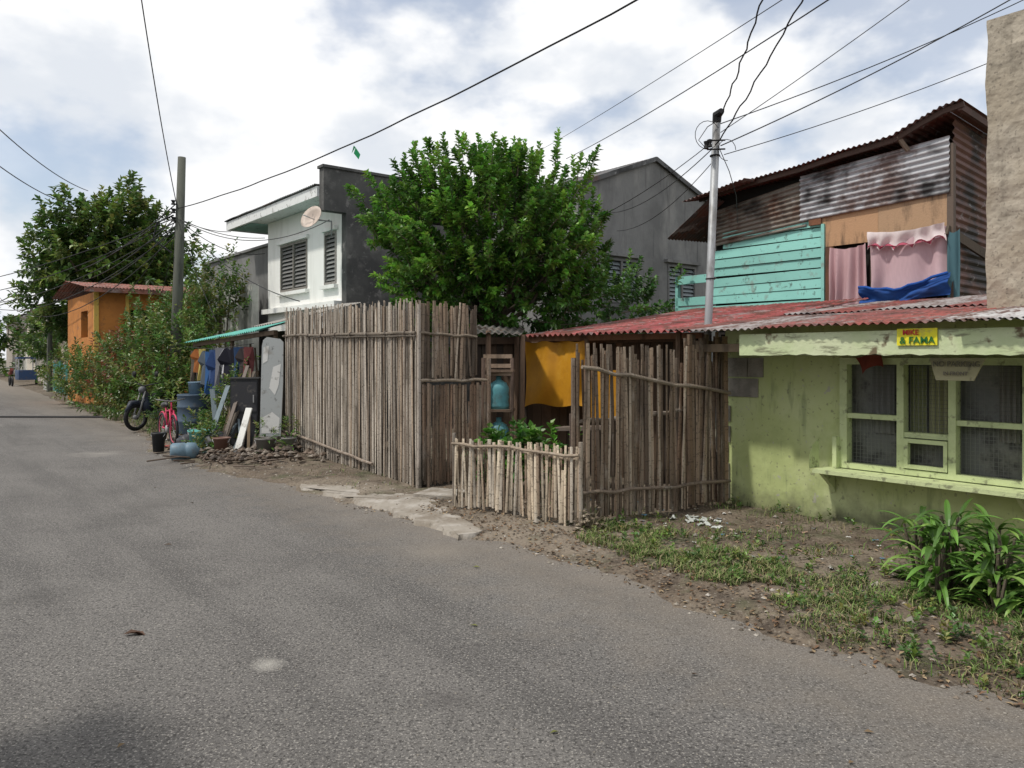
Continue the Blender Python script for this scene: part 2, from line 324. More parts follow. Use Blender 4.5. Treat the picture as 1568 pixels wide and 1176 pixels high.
rail(mb, a3+ZV*1.33, c3+ZV*1.33, .018, (.3, .24, .18)); rail(mb, a3+ZV*1.9, Vector((*C2, 0))+nc*.035+ZV*1.86, .016, (.2, .16, .12)); mb.tube([a3, a3+ZV*1.1, a3+ZV*2.24], [.028, .026, .022], 8, (.40, .35, .30)); mb.tube([c3, c3+ZV*1.6], .028, 8, (.25, .18, .13))
mb.tube([Vector((-1.0, 9.25, .05)), Vector((-1.0, 9.25, 1.3))], .018, 6, (.3, .22, .16)); mb.tube([Vector((-.42, 9.47, .05)), Vector((-.42, 9.47, 1.3))], .018, 6, (.3, .22, .16)); mb.build('posts', 'bamboo', g)
g = empty('low_bamboo_gate')
D1, D2 = (-.60, 8.02), (.62, 6.97); nd = Vector((-.65, -.76, 0))
mb = MB(); fence(mb, D1, D2, .05, .77, .80, .036, BL, nd, jt=.02, tilt=.018, wv=(.6, .98)); fence(mb, D1, D2, .07, .74, .76, .05, BM, nd, off=-.05, jt=.03, tilt=.03, wv=(.3, .7)); mb.build('slats', 'bamboo', g)
mb = MB(); a3 = Vector((*D1, 0)); b3 = Vector((*D2, 0))
for z, o in ((.72, .03), (.68, -.05), (.2, -.05)): rail(mb, a3+nd*o+ZV*z, b3+nd*o+ZV*z, .014, (.3, .24, .18))
mb.tube([a3, a3+ZV*.82], .018, 7, (.2, .17, .14)); mb.tube([b3, b3+ZV*.84], .02, 7, (.3, .25, .2)); mb.build('rails', 'bamboo', g)
g = empty('bamboo_fence')
E1, E2 = (.62, 7.12), (2.26, 8.12); ne = Vector((.52, -.85, 0))
mb = MB(); fence(mb, E1, E2, .06, 1.71, 1.71, .035, BM, ne, jt=.05, tilt=.028, wv=(.55, 1.05), skip=.05)
fence(mb, E1, E2, .06, 1.64, 1.62, .055, BB, ne, off=-.05, jt=.08, tilt=.04, wv=(.45, .85), skip=.08)
fence(mb, (1.75, 7.8), E2, .06, 1.80, 1.84, .06, [(.22, .15, .10), (.28, .19, .13), (.15, .11, .08)], ne, off=-.02, jt=.06, tilt=.02, wv=(.8, 1.2)); mb.build('slats', 'bamboo', g)
mb = MB(); a3 = Vector((*E1, 0))+ne*.04; b3 = Vector((*E2, 0))+ne*.04
rail(mb, a3+ZV*1.52, b3+ZV*1.22, .018, (.26, .21, .16)); rail(mb, a3+ZV*.36, b3+ZV*.30, .016, (.22, .17, .13)); rail(mb, a3+ZV*1.0-ne*.1, b3+ZV*1.1-ne*.1, .02)
for k in (0, .33, .66, 1): p = a3.lerp(b3, k)-ne*.12; mb.tube([p, p+ZV*1.6], .03, 7, (.16, .12, .09))
mb.build('rails', 'bamboo', g)
mb = MB()
for i in range(90):
    mb.rock((.68+R.gauss(0, .07), 6.98+R.gauss(0, .05), .03+abs(R.gauss(0, .10))), R.uniform(.012, .035), jit(R.choice([(.22, .18, .13), (.14, .11, .08), (.30, .26, .2)]), .2))
for i in range(40):
    p = Vector((.68+R.gauss(0, .05), 6.98+R.gauss(0, .05), .05)); d = Vector((R.uniform(-1, 1), R.uniform(-1, 1), R.uniform(.5, 2))).normalized(); mb.tube([p, p+d*R.uniform(.08, .24)], .003, 4, (.2, .17, .11))
mb.build('dry_brush_heap', 'litter')

# ------------------------------------------------------------ green house
g = empty('green_concrete_house')
WO = [(2.20, 3.75, .57, 1.59)]
mb = MB(); wall(mb, STF, -3.5, 5.07, 7.0, 7.15, 0, 1.93, WO); mb.bx(STF, 4.92, 5.07, 7.15, 11, 0, 1.9); mb.build('walls', 'green', g)
mb = MB()
for r_, (za, zb) in enumerate(((1.19, 1.385), (1.40, 1.60))):
    for (a, b) in (((4.66, 5.05),) if r_ == 0 else ((4.60, 4.78), (4.79, 5.05))): mb.bx(STF, a, b, 6.985, 7.0, za, zb)
for z in (.1, .3, .5, .7, .92): mb.bx(STF, 5.02+R.uniform(-.03, .02), 5.085, 6.98, 7.0, z, z+.17)
mb.build('exposed_blocks', 'block', g)
mb = MB()
def fr(x0, x1, z0, z1, y0=6.96, y1=7.06): mb.bx(STF, x0, x1, y0, y1, z0, z1)
fr(3.69, 3.76, .57, 1.60); fr(2.18, 2.25, .57, 1.60); fr(2.25, 3.69, 1.54, 1.60); fr(2.25, 3.69, .57, .62)
fr(3.17, 3.23, .62, 1.54); fr(2.74, 2.80, .62, 1.54)
fr(3.23, 3.69, 1.04, 1.085, 6.97); fr(2.25, 2.74, 1.03, 1.075, 6.97); fr(2.80, 3.17, .90, .945, 6.97)
fr(3.13, 3.165, .63, .89, 6.95, 7.0); fr(2.805, 2.835, .63, .89, 6.95, 7.0); fr(2.835, 3.13, .855, .89, 6.95, 7.0); fr(2.835, 3.13, .63, .665, 6.95, 7.0)
mb.build('window_frame', 'frame', g)
mb = MB(); mb.bx(STF, 2.22, 3.72, 7.10, 7.12, .6, 1.57); mb.build('window_screen', 'screen', g)
mb = MB()
x = 2.27
while x < 3.69: mb.bx(STF, x, x+.003, 7.04, 7.043, .6, 1.56); x += .035
z = .64
while z < 1.54: mb.bx(STF, 2.25, 3.69, 7.045, 7.048, z, z+.003); z += .035
mb.build('wire_mesh', 'grid', g)
mb = MB()
for (a, b, c) in ((2.82, 3.0, (.36, .36, .20)), (3.02, 3.16, (.28, .30, .16)), (2.3, 2.45, (.28, .27, .24)), (3.3, 3.5, (.22, .22, .21))):
    mb.grid(lambda u, v: ST(a+(b-a)*u, 7.075+.012*math.sin(u*22), 1.53-.62*v), 16, 3, c)
mb.build('curtain', 'cloth', g)
mb = MB(); mb.bx(STF, 1.2, 3.90, 6.72, 6.995, .525, .56)
for s_ in (3.82, 2.2, 1.4):
    p = [ST(s_, 6.99, .32), ST(s_, 6.99, .52), ST(s_, 6.76, .52), ST(s_, 6.95, .38)]
    q = [v+U*.035 for v in p]; mb.hexa(p+q)
mb.face([ST(3.93, 6.9, .56), ST(3.93, 6.72, .56), ST(3.93, 6.72, .68), ST(3.93, 6.78, .78), ST(3.93, 6.9, .84)])
mb.bx(STF, 3.76, 3.80, 6.9, 6.99, .56, .86)
mb.build('window_shelf', 'frame', g)
mb = MB()
def fas(u, v): s_ = -3.5+7.95*u; return ST(s_, 6.40, 1.625+.2*v+(.016*noise.noise((s_*3, 0, 0))+.014*noise.noise((s_*11, 0, 0)))*(1-v))
mb.grid(lambda u, v: fas(u, v)-N*.02, 200, 2); mb.grid(lambda u, v: fas(u, v)+N*.02, 40, 2); mb.bx(STF, 4.45, 4.46, 6.38, 6.42, 1.625, 1.825)
mb.build('fascia_board', 'fascia', g)
mb = MB()
for s_ in (4.3, 3.2, 2.1, 1.0, -.2): mb.bx(STF, s_, s_+.06, 6.43, 7.0, 1.72, 1.80, (.16, .14, .09))
mb.bx(STF, 4.5, 5.2, 6.5, 6.56, 1.66, 1.74, (.2, .15, .1)); mb.bx(STF, 4.48, 4.56, 6.57, 7.0, 1.70, 1.76, (.2, .15, .1)); mb.bx(STF, 5.1, 5.2, 6.6, 7.1, 1.66, 1.78, (.2, .15, .1))
mb.build('rafters', 'wood', g)
mb = MB(); REDC = [(.32, .085, .07), (.26, .07, .06), (.35, .11, .09), (.22, .08, .065), (.34, .31, .30), (.28, .09, .08)]
s_ = -3.6; k = 0
while s_ < 5.25:
    w = .78; e = min(s_+w+.04, 5.32); dz = .008*(k % 2)
    c = REDC[(k*5+2) % 6] if k not in (3, 7) else (.44, .42, .41)
    tf = 6.31+R.uniform(-.03, .04)
    mb.corr(ST(s_, tf, 1.88+dz), ST(e, tf, 1.88+dz), ST(e, 8.7, 2.13+dz), ST(s_, 8.7, 2.13+dz), (e-s_)/.076, .011, c)
    c2 = REDC[(k*3+1) % 6]
    mb.corr(ST(s_, 8.5, 2.13+dz), ST(e, 8.5, 2.13+dz), ST(e, 11.2, 2.42+dz), ST(s_, 11.2, 2.42+dz), (e-s_)/.076, .011, c2)
    s_ += w; k += 1
mb.build('corrugated_roof', 'redroof', g)
mb = MB(); mb.corr(ST(.6, 6.27, 1.885), ST(2.5, 6.26, 1.882), ST(2.45, 6.9, 1.97), ST(.6, 6.6, 1.93), 25, .011, (.50, .49, .48)); mb.build('patched_sheet', 'redroof', g)
def text(body, size, loc, xdir, col, parent, name, ext=.001):
    cu = bpy.data.curves.new(name, 'FONT'); cu.body = body; cu.size = size; cu.extrude = ext; cu.offset = .0012
    cu.align_x = 'CENTER'; cu.align_y = 'CENTER'
    o = bpy.data.objects.new(name, cu)
    mm = bpy.data.materials.new(name+'_ink'); mm.use_nodes = True; bs = mm.node_tree.nodes['Principled BSDF']; bs.inputs['Base Color'].default_value = (*col, 1); bs.inputs['Roughness'].default_value = .6
    cu.materials.append(mm)
    x = xdir.normalized(); z = Vector(ZV); y = z.cross(x)
    o.matrix_world = Matrix(((x.x, z.x, -y.x, loc[0]), (x.y, z.y, -y.y, loc[1]), (x.z, z.z, -y.z, loc[2]), (0, 0, 0, 1)))
    sc.collection.objects.link(o); o.parent = parent
    return o
gs = empty('shop_sign')
mb = MB(); mb.bx(STF, 2.64, 2.95, 6.362, 6.372, 1.70, 1.835, (.80, .72, .03)); mb.build('board', 'sign', gs)
text('MIKE', .058, ST(2.84, 6.355, 1.803), -U, (.5, .02, .02), gs, 'red_text'); text('& FAMA', .078, ST(2.79, 6.355, 1.738), -U, (.01, .13, .02), gs, 'green_text')
gs = empty('no_parking_sign')
mb = MB(); p = [ST(2.80, 6.60, 1.60), ST(2.38, 6.60, 1.60), ST(2.46, 6.58, 1.42), ST(2.74, 6.58, 1.42)]; mb.hexa(p+[v+N*.012 for v in p], (.38, .35, .21)); mb.build('board', 'paint', gs)
text('NO PARKING', .058, ST(2.59, 6.582, 1.55), -U, (.13, .12, .08), gs, 'lettering'); text('IN FRONT', .04, ST(2.59, 6.568, 1.475), -U, (.14, .12, .09), gs, 'lettering_small')
mb = MB(); mb.grid(lambda u, v: ST(3.56-.20*u-.06*v, 6.88+.03*math.sin(u*7+v*3), 1.60-.15*v*(1-.3*math.sin(u*3))+.06*u), 12, 8, (.20, .045, .03)); mb.build('red_rag', 'cloth', smooth=True)

# ------------------------------------------------------------ shack behind fence with red roof
g = empty('wooden_shack')
mb = MB(); s_ = 5.3; k = 0
while s_ < 8.2:
    e = min(s_+.76, 8.2); dz = .008*(k % 2)
    mb.corr(ST(s_, 6.78+R.uniform(-.05, .05), 1.90+dz), ST(e, 6.78, 1.90+dz), ST(e, 10.6, 2.42+dz), ST(s_, 10.6, 2.42+dz), (e-s_)/.1, .018, [(.34, .085, .08), (.30, .07, .07), (.38, .10, .095), (.27, .08, .07)][k % 4])
    s_ += .72; k += 1
mb.build('corrugated_roof', 'redroof', g)
mb = MB(); P = Vector((-.6, 11.6, 0)); Q = Vector((2.3, 9.5, 0)); d = (Q-P).normalized(); nn = Vector((d.y, -d.x, 0)); L = (Q-P).length; x = 0
while x < L:
    w = R.uniform(.08, .16); mb.bx((P, d, nn), x, x+w-.006, 0, R.uniform(.02, .035), 0, 1.9, jit(R.choice([(.09, .06, .04), (.14, .09, .06), (.06, .045, .035)]), .2)); x += w
mb.bx((P, d, nn), 0, L, .04, .09, 1.8, 1.9, (.15, .1, .07))
for (x_, y_, h_) in ((.05, 10.9, 1.9), (.12, 10.0, 1.9), (.95, 10.0, 1.85), (1.9, 8.9, 1.9), (-.32, 9.9, 1.95)): mb.tube([(x_, y_, 0), (x_+.02, y_, h_)], .035, 7, (.19, .125, .085))
mb.beam((.22, 10.72, 1.86), (2.2, 8.9, 1.86), .06, .07, (.28, .15, .09))
for z in (1.62, 1.5, 1.4): mb.beam((-.36, 9.85, z), (.0, 9.75, z), .04, .05, (.30, .22, .16))
mb.beam((.55, 9.3, .75), (1.1, 8.9, .8), .3, .04, (.14, .11, .09)); mb.beam((.9, 8.5, 0), (.9, 8.5, .78), .05, .05, (.16, .12, .1))
mb.beam((.62, 7.6, 0), (.6, 7.6, 1.05), .07, .05, (.15, .11, .09))
mb.build('board_walls', 'wood', g)
mb = MB(); mb.bx(STF, 5.1, 5.16, 7.15, 8.6, .05, 1.88, (.05, .035, .025)); mb.build('side_wall', 'wood', g)
mb = MB(); mb.corr((-.5, 9.75, 1.92), (.12, 9.9, 1.90), (.2, 11.4, 2.05), (-.5, 11.3, 2.08), 7, .014, (.22, .21, .19)); mb.build('tin_awning', 'tin', g)
mb = MB()
def tarp(u, v):
    return (.17+.80*u+.03*math.sin(v*3), 10.72-.72*u+.055*math.sin(u*13+v*2)+.04*math.sin(v*5+u*4)-.12*v, 1.83-.90*v+.05*math.sin(u*3.1)*v-.04*math.sin(u*math.pi*3)**2*(1-v)*.6+.03*math.sin(u*9)*v)
mb.grid(tarp, 50, 30); mb.grid(lambda u, v: (.98+.32*u, 9.6-.2*u+.02*math.sin(u*9), 1.45-.6*v), 10, 10); mb.build('yellow_tarpaulin', 'tarp', smooth=True)
g = empty('water_jug_rack')
mb = MB()
for z in (.42, .95, 1.45): mb.bx((Vector((-.36, 9.75, 0)), Vector((.98, -.1, 0)), Vector((.1, .98, 0))), 0, .38, 0, .3, z-.03, z, (.2, .14, .1))
for x_ in (-.36, 0): mb.tube([(x_, 9.78, 0), (x_, 9.75, 1.6)], .025, 6, (.20, .14, .11))
mb.build('shelf_frame', 'wood', g)
mb = MB()
for z in (.42, .95):
    c = (-.17, 9.88, z); mb.lathe(c, [(.001, 0), (.13, 0), (.135, .05), (.125, .10), (.135, .15), (.125, .2), (.135, .26), (.10, .33), (.035, .37), (.035, .42), (.001, .42)], 20, (.11, .32, .36))
mb.build('water_jugs', 'plastic', g, smooth=True)

# ------------------------------------------------------------ upper patched house
g = empty('patchwork_house')
mb = MB()
TL = (.25, .56, .50)
z = 2.2
while z < 3.62:
    s1 = 8.25 if z < 3.35 else 8.0
    w = .155; dy = R.uniform(0, .015); c = jit(TL, .12); dr = R.uniform(-.014, .014)
    p = [ST(6.19, 10.98-dy, z), ST(s1, 10.98-dy, z+dr), ST(s1, 11.03, z+dr), ST(6.19, 11.03, z), ST(6.19, 10.995-dy, z+w-.014), ST(s1, 10.995-dy, z+w-.014+dr), ST(s1, 11.03, z+w-.014+dr), ST(6.19, 11.03, z+w-.014)]
    mb.hexa(p, c); z += w
mb.bx(STF, 6.15, 6.2, 10.93, 11.0, 2.2, 3.62, TL)
for z in (2.35, 2.52, 2.9): mb.bx(STF, 8.25, 8.95, 10.9, 10.95, z, z+.14, jit(TL, .1))
mb.bx(STF, 8.9, 8.96, 10.9, 10.97, 2.2, 3.0, TL)
mb.build('teal_planks', 'paint', g)
mb = MB()
mb.bx(STF, 5.35, 6.22, 10.965, 10.99, 3.27, 3.86, (.46, .28, .16)); mb.bx(STF, 4.40, 5.345, 10.96, 10.985, 3.34, 3.84, (.41, .27, .165))
mb.bx(STF, 6.02, 6.14, 10.95, 11.0, 2.2, 3.26, (.15, .07, .04)); mb.bx(STF, 4.34, 4.42, 10.95, 11.03, 2.2, 4.45, (.13, .10, .08)); mb.bx(STF, 5.42, 5.48, 10.995, 11.03, 2.2, 3.3, (.12, .09, .07))
mb.bx(STF, 6.2, 6.4, 10.93, 10.96, 3.62, 3.72, (.2, .09, .05))
mb.build('plywood_and_posts', 'wood', g)
mb = MB()
def clad(s0, s1, z0a, z0b, z1a, z1b, y, col, n): mb.corr(ST(s0, y, z0a), ST(s0, y, z1a), ST(s1, y, z1b), ST(s1, y, z0b), n, .019, col, 0, 14)
clad(4.38, 6.55, 3.79, 3.70, 4.55, 4.40, 10.93, (.45, .46, .48), 9)
clad(6.45, 8.2, 3.62, 3.50, 4.35, 4.10, 10.96, (.22, .195, .165), 9)
mb.build('corrugated_cladding', 'tin', g)
mb = MB()
mb.corr(ST(4.36, 11.02, 2.2), ST(4.36, 11.02, 4.8), ST(4.36, 14.2, 4.5), ST(4.36, 14.2, 2.2), 24, .015, (.13, .06, .045)); mb.build('end_cladding', 'tin', g)
mb = MB(); mb.bx(STF, 4.5, 8.1, 11.06, 11.1, 2.0, 4.4); mb.bx(STF, 8.1, 8.2, 11.06, 14, 0, 4.3); mb.bx(STF, 4.4, 8.1, 14.0, 14.1, 0, 4.3); mb.build('inner_wall', 'dark', g)
mb = MB()
RP = [(4.15, 4.93), (4.4, 4.90), (4.7, 4.80), (5.05, 4.66), (5.4, 4.63), (5.8, 4.60), (6.5, 4.52), (7.4, 4.46), (8.35, 4.36)]
for (a, za), (b, zb) in zip(RP, RP[1:]):
    mb.corr(ST(a, 10.72, za), ST(b, 10.72, zb), ST(b, 14.4, zb-.25), ST(a, 14.4, za-.25), max(1, round((b-a)/.08)), .012, jit((.16, .055, .04), .25))
mb.corr(ST(8.0, 10.6, 4.25), ST(8.0, 12.0, 4.3), ST(8.9, 12.0, 3.75), ST(8.9, 10.6, 3.68), 16, .014, (.07, .055, .05))
mb.corr(ST(7.2, 10.45, 4.42), ST(8.45, 10.45, 4.25), ST(8.45, 10.9, 4.33), ST(7.2, 10.9, 4.46), 15, .012, (.12, .05, .04))
mb.build('corrugated_roof', 'redroof', g)
mb = MB()
for (a, za), (b, zb) in zip(RP, RP[1:]): mb.beam(ST(a, 10.8, za-.05), ST(b, 10.8, zb-.05), .04, .07, (.08, .05, .04))
mb.beam(ST(4.2, 10.8, 4.86), ST(4.2, 14.2, 4.6), .05, .09, (.1, .06, .05))
mb.beam(ST(4.9, 10.9, 4.45), ST(5.0, 10.8, 4.65), .05, .05, (.2, .15, .11)); mb.beam(ST(4.4, 10.9, 3.3), ST(4.15, 12.0, 2.9), .04, .12, (.1, .08, .06))
mb.build('rafters', 'wood', g)
mb = MB()
def cur(s0, s1, z1, z0, col, amp=.03, fr_=26, y=10.93, sc_=0):
    mb.grid(lambda u, v: ST(s0+(s1-s0)*(u+.04*math.sin(v*3+u*5)*v), y-amp*math.sin(u*fr_+v*1.2+1.5*math.sin(u*7))*(.5+.5*v)-.02*math.sin(v*4+u*3), z1-(z1-z0)*v-.05*math.sin(u*math.pi)+sc_*abs(math.sin(u*math.pi*5))*v), 60, 14, lambda u, v: jit(col, .04))
cur(6.06, 5.50, 3.25, 2.34, (.60, .40, .42), .055); cur(5.44, 4.42, 3.36, 2.5, (.62, .44, .47), .05, 15, 10.94)
cur(5.46, 4.42, 3.40, 3.14, (.74, .66, .66), .03, 30, 10.87, .08)
cur(5.44, 4.42, 3.20, 3.155, (.42, .09, .14), .03, 30, 10.85, .09)
def btarp(u, v):
    top = 2.52+.10*abs(u-.45)*2+.10*u*u; fold = .05*math.sin(u*5+v*7+2*noise.noise((u*4, v*2, 0)))+.03*noise.noise((u*9, v*6, 3))
    return ST(5.55-1.2*u, 10.84-fold, top-(.26+.05*math.sin(u*7))*v)
mb.grid(btarp, 60, 16, lambda u, v: jit((.025, .085, .30), .06))
mb.tube([ST(5.55-1.2*k/12, 10.8, 2.52+.10*abs(k/12-.45)*2+.10*(k/12)**2+.012*math.sin(k*2)) for k in range(13)], .022, 7, (.02, .09, .36))
cur(4.40, 4.25, 3.3, 2.3, (.08, .17, .2), .02, 6, 10.93)
mb.build('curtains', 'cloth', g, smooth=True)
# ------------------------------------------------------------ pillar
mb = MB()
def pj(a, b): return .018*noise.noise((a*4, b*7, 0))+.008*noise.noise((a*15, b*22, 1))
mb.grid(lambda u, v: ST(2.88, 8.0+.6*u, 1.9+2.86*v)+U*pj(0, v), 6, 60)
mb.grid(lambda u, v: ST(2.88-1.0*u, 8.0, 1.9+2.86*v)+U*pj(0, v)*(1-u)+N*(pj(u, v*2) if u > 0 else 0), 24, 60)
mb.face([ST(2.88, 8, 4.76), ST(1.88, 8, 4.76), ST(1.88, 8.6, 4.76), ST(2.88, 8.6, 4.76)])
mb.face([ST(1.88, 8, 1.9), ST(1.88, 8.6, 1.9), ST(1.88, 8.6, 4.76), ST(1.88, 8, 4.76)]); mb.face([ST(2.88, 8.6, 1.9), ST(1.88, 8.6, 1.9), ST(1.88, 8.6, 4.76), ST(2.88, 8.6, 4.76)])
mb.build('concrete_column', 'pillar')

# ------------------------------------------------------------ grey gable house
g = empty('grey_gable_house')
F = (ST(12, 0), N, U)
mb = MB(); wall(mb, F, 11.4, 16.3, 0, .2, 0, 5.35, [(12.19, 13.3, 2.83, 3.82), (14.32, 15.36, 2.83, 3.82)])
a, b, c = F[0]+N*11.4+ZV*5.35, F[0]+N*16.3+ZV*5.35, F[0]+N*13.85+ZV*6.22
for o in (0, .2): mb.face([a+U*o, b+U*o, c+U*o])
mb.bx(F, 11.4, 11.6, .2, 8, 0, 5.35); mb.bx(F, 16.1, 16.3, .2, 8, 0, 5.35); mb.bx(F, 11.6, 16.1, 7.8, 8, 0, 5.35)
mb.build('walls', 'greywall', g)
mb = MB()
for (x0, z0, x1, z1) in ((11.25, 5.29, 13.85, 6.27), (16.45, 5.29, 13.85, 6.27)):
    mb.corr(F[0]+N*x0+U*-.08+ZV*z0, F[0]+N*x0+U*8.2+ZV*z0, F[0]+N*x1+U*8.2+ZV*z1, F[0]+N*x1-U*.08+ZV*z1, 60, .012, (.13, .13, .13))
    mb.beam(F[0]+N*x0-U*.06+ZV*(z0-.04), F[0]+N*x1-U*.06+ZV*(z1-.04), .04, .10, (.10, .10, .10))
mb.build('roof', 'tin', g)
for (x0, x1) in ((12.19, 13.3), (14.32, 15.36)): louvre(F, x0, x1, 0, 2.83, 3.82, g, (.16, .16, .155), (.20, .23, .24), 2)
mb = MB()
for (x0, x1) in ((12.1, 13.4), (14.2, 15.45)): mb.bx(F, x0, x1, -.1, -.002, 3.86, 3.93); mb.bx(F, x0, x1, -.07, -.002, 2.73, 2.8)
mb.build('sills', 'greywall', g)

# ------------------------------------------------------------ white house
g = empty('white_two_storey_house')
mb = MB(); wall(mb, STF, 15.42, 19.65, 7.6, 7.8, 0, 5.08, [(17.2, 18.8, 3.24, 4.40), (15.67, 16.27, 3.24, 4.40)])
mb.bx(STF, 19.45, 19.65, 7.8, 12, 0, 5.08); mb.bx(STF, 15.42, 19.65, 7.42, 7.597, 2.72, 2.84); mb.build('walls', 'white', g)
mb = MB(); mb.bx(STF, 15.2, 15.417, 7.6, 9.4, 0, 5.62); mb.bx(STF, 15.2, 15.417, 7.08, 7.6, 4.72, 5.62); mb.bx(STF, 15.16, 15.44, 7.04, 9.42, 5.622, 5.68); mb.bx(STF, 15.2, 15.417, 9.4, 13, 0, 4.7)
mb.build('firewall', 'firewall', g)
mb = MB(); mb.bx(STF, 15.43, 21.1, 7.1, 9.5, 5.09, 5.12, (.7, .71, .7)); mb.bx(STF, 15.43, 21.12, 7.03, 7.09, 5.04, 5.26, (.72, .73, .72)); mb.bx(STF, 21.1, 21.15, 7.03, 12, 5.04, 5.3, (.5, .52, .52)); mb.build('soffit_and_fascia', 'paint', g)
mb = MB(); mb.corr(ST(15.43, 6.98, 5.29), ST(21.2, 6.98, 5.29), ST(21.2, 12.2, 5.6), ST(15.43, 12.2, 5.6), 60, .015, (.2, .2, .2)); mb.build('roof', 'tin', g)
mb = MB()
for i in range(14): mb.bx(STF, 19.8+i*.09, 19.84+i*.09, 7.2, 8.6, 5.055, 5.088, (.30, .45, .42))
mb.build('vent_slats', 'paint', g)
louvre(STF, 17.2, 18.8, 7.6, 3.24, 4.40, g, (.20, .185, .165), (.16, .16, .155), 2); louvre(STF, 15.67, 16.27, 7.6, 3.24, 4.40, g, (.25, .24, .22), (.2, .21, .2), 1)
mb = MB()
for a, b in ((17.1, 18.9), (15.6, 16.34)):
    mb.bx(STF, a, b, 7.52, 7.597, 4.42, 4.5); mb.bx(STF, a, b, 7.50, 7.597, 3.14, 3.22)
mb.build('window_hoods', 'white', g)
gd = empty('satellite_dish')
mb = MB(); c = ST(15.5, 7.0, 4.55); ax = (-N+ZV*.5-U*.4).normalized(); mb.lathe(c, [(.001, 0), (.12, .02), (.22, .06), (.27, .1), (.27, .11), (.2, .05), (.001, -.01)], 20, (.5, .42, .36), 0, ax); mb.tube([c, c+ax*.35-ZV*.1], .012, 5, (.5, .5, .5)); mb.tube([c, c+N*.4, c+N*.4-ZV*.3], .02, 6, (.3, .3, .3)); mb.build('dish', 'plastic', gd, smooth=True)
g = empty('stained_concrete_house')
mb = MB(); wall(mb, STF, 19.9, 25.6, 7.75, 7.95, 0, 4.55, [(22.6, 23.6, 2.6, 3.6)]); mb.bx(STF, 19.9, 20.1, 7.95, 12, 0, 4.55); mb.bx(STF, 19.85, 25.65, 7.68, 7.98, 4.553, 4.62); mb.build('walls', 'greywall', g)
mb = MB(); mb.bx(STF, 22.65, 23.55, 8.0, 8.04, 2.62, 3.58); mb.build('window', 'dark', g)
mb = MB(); mb.bx(STF, 19.7, 21.9, 7.2, 7.38, 0, 3.5); mb.bx(STF, 21.7, 21.9, 7.38, 7.74, 0, 3.5); mb.build('front_wall', 'oldwall', g)

# ------------------------------------------------------------ orange house
g = empty('orange_house')
F = (ST(28, 0), N, U)
mb = MB(); wall(mb, F, 5.1, 9.6, 0, .2, 0, 3.75, [(6.15, 6.95, 2.35, 3.2), (7.5, 9.2, 2.2, 3.3)]); wall(mb, (ST(28, 5.1), U, N), .2, 5, 0, .2, 0, 3.75, [(1.2, 2.4, 2.3, 3.2)]); mb.build('walls', 'orange', g)
mb = MB(); mb.bx(F, 5.3, 9.5, .4, .44, 1.5, 3.5); mb.build('interior', 'dark', g)
mb = MB(); mb.bx(F, 5.06, 5.2, -.05, -.003, 0, 3.75, (.62, .42, .10)); mb.bx(F, 6.0, 6.1, -.05, -.003, 2.03, 3.7, (.62, .42, .10)); mb.bx(F, 5.21, 9.7, -.08, -.003, 1.9, 2.02, (.35, .12, .04))
for i in range(10): mb.bx(F, 7.5+i*.18, 7.53+i*.18, -.04, -.0, 2.2, 2.75, (.35, .3, .25))
mb.build('trim', 'paint', g)
mb = MB(); mb.corr(F[0]+N*4.7-U*.6+ZV*3.85, F[0]+N*9.9-U*.6+ZV*3.85, F[0]+N*9.9+U*3+ZV*4.3, F[0]+N*4.7+U*3+ZV*4.3, 52, .015, (.26, .10, .075)); mb.bx(F, 4.7, 9.9, -.6, -.55, 3.7, 3.83, (.26, .11, .08)); mb.corr(F[0]+N*4.7+U*6+ZV*3.85, F[0]+N*9.9+U*6+ZV*3.85, F[0]+N*9.9+U*3+ZV*4.3, F[0]+N*4.7+U*3+ZV*4.3, 52, .015, (.26, .10, .075)); mb.build('roof', 'redroof', g)

# ------------------------------------------------------------ distant houses
def dhouse(s0, s1, t0, t1, h, col, rc):
    g = empty('distant_house')
    mb = MB(); wall(mb, STF, s0, s1, t0, t0+.2, 0, h, [(s0+1, s0+2.2, h-1.7, h-.6), (s1-2.4, s1-1.2, h-1.7, h-.6)], col); F2 = (ST(s0, 0), N, U)
    wall(mb, F2, t0+.2, t1, 0, .2, 0, h, [(t0+1.2, t0+2.2, h-1.7, h-.6)], col); mb.build('walls', 'paint', g)
    mb = MB(); mb.bx(STF, s0+.4, s1-.4, t0+.4, t0+.45, h-2, h-.3); mb.bx(F2, t0+.5, t1-.4, .4, .45, h-2, h-.3); mb.build('window_backing', 'dark', g)
    mb = MB(); tm = (t0+t1)/2
    mb.corr(ST(s0-.5, t0-.6, h-.05), ST(s1+.5, t0-.6, h-.05), ST(s1+.5, tm, h+1.1), ST(s0-.5, tm, h+1.1), 30, .02, rc)
    mb.corr(ST(s0-.5, t1+.6, h-.05), ST(s1+.5, t1+.6, h-.05), ST(s1+.5, tm, h+1.1), ST(s0-.5, tm, h+1.1), 30, .02, rc); mb.build('roof', 'redroof', g)
dhouse(46, 54, 7.5, 13, 3.2, (.5, .42, .33), (.22, .12, .09)); dhouse(58, 66, 7.6, 14, 5, (.55, .5, .42), (.24, .22, .2)); dhouse(70, 80, 8.4, 15, 4, (.6, .58, .52), (.25, .1, .08))
dhouse(85, 96, 9.2, 16, 5.5, (.45, .4, .36), (.2, .2, .2)); dhouse(37, 43, 8.5, 13, 3.0, (.35, .33, .3), (.3, .3, .3))

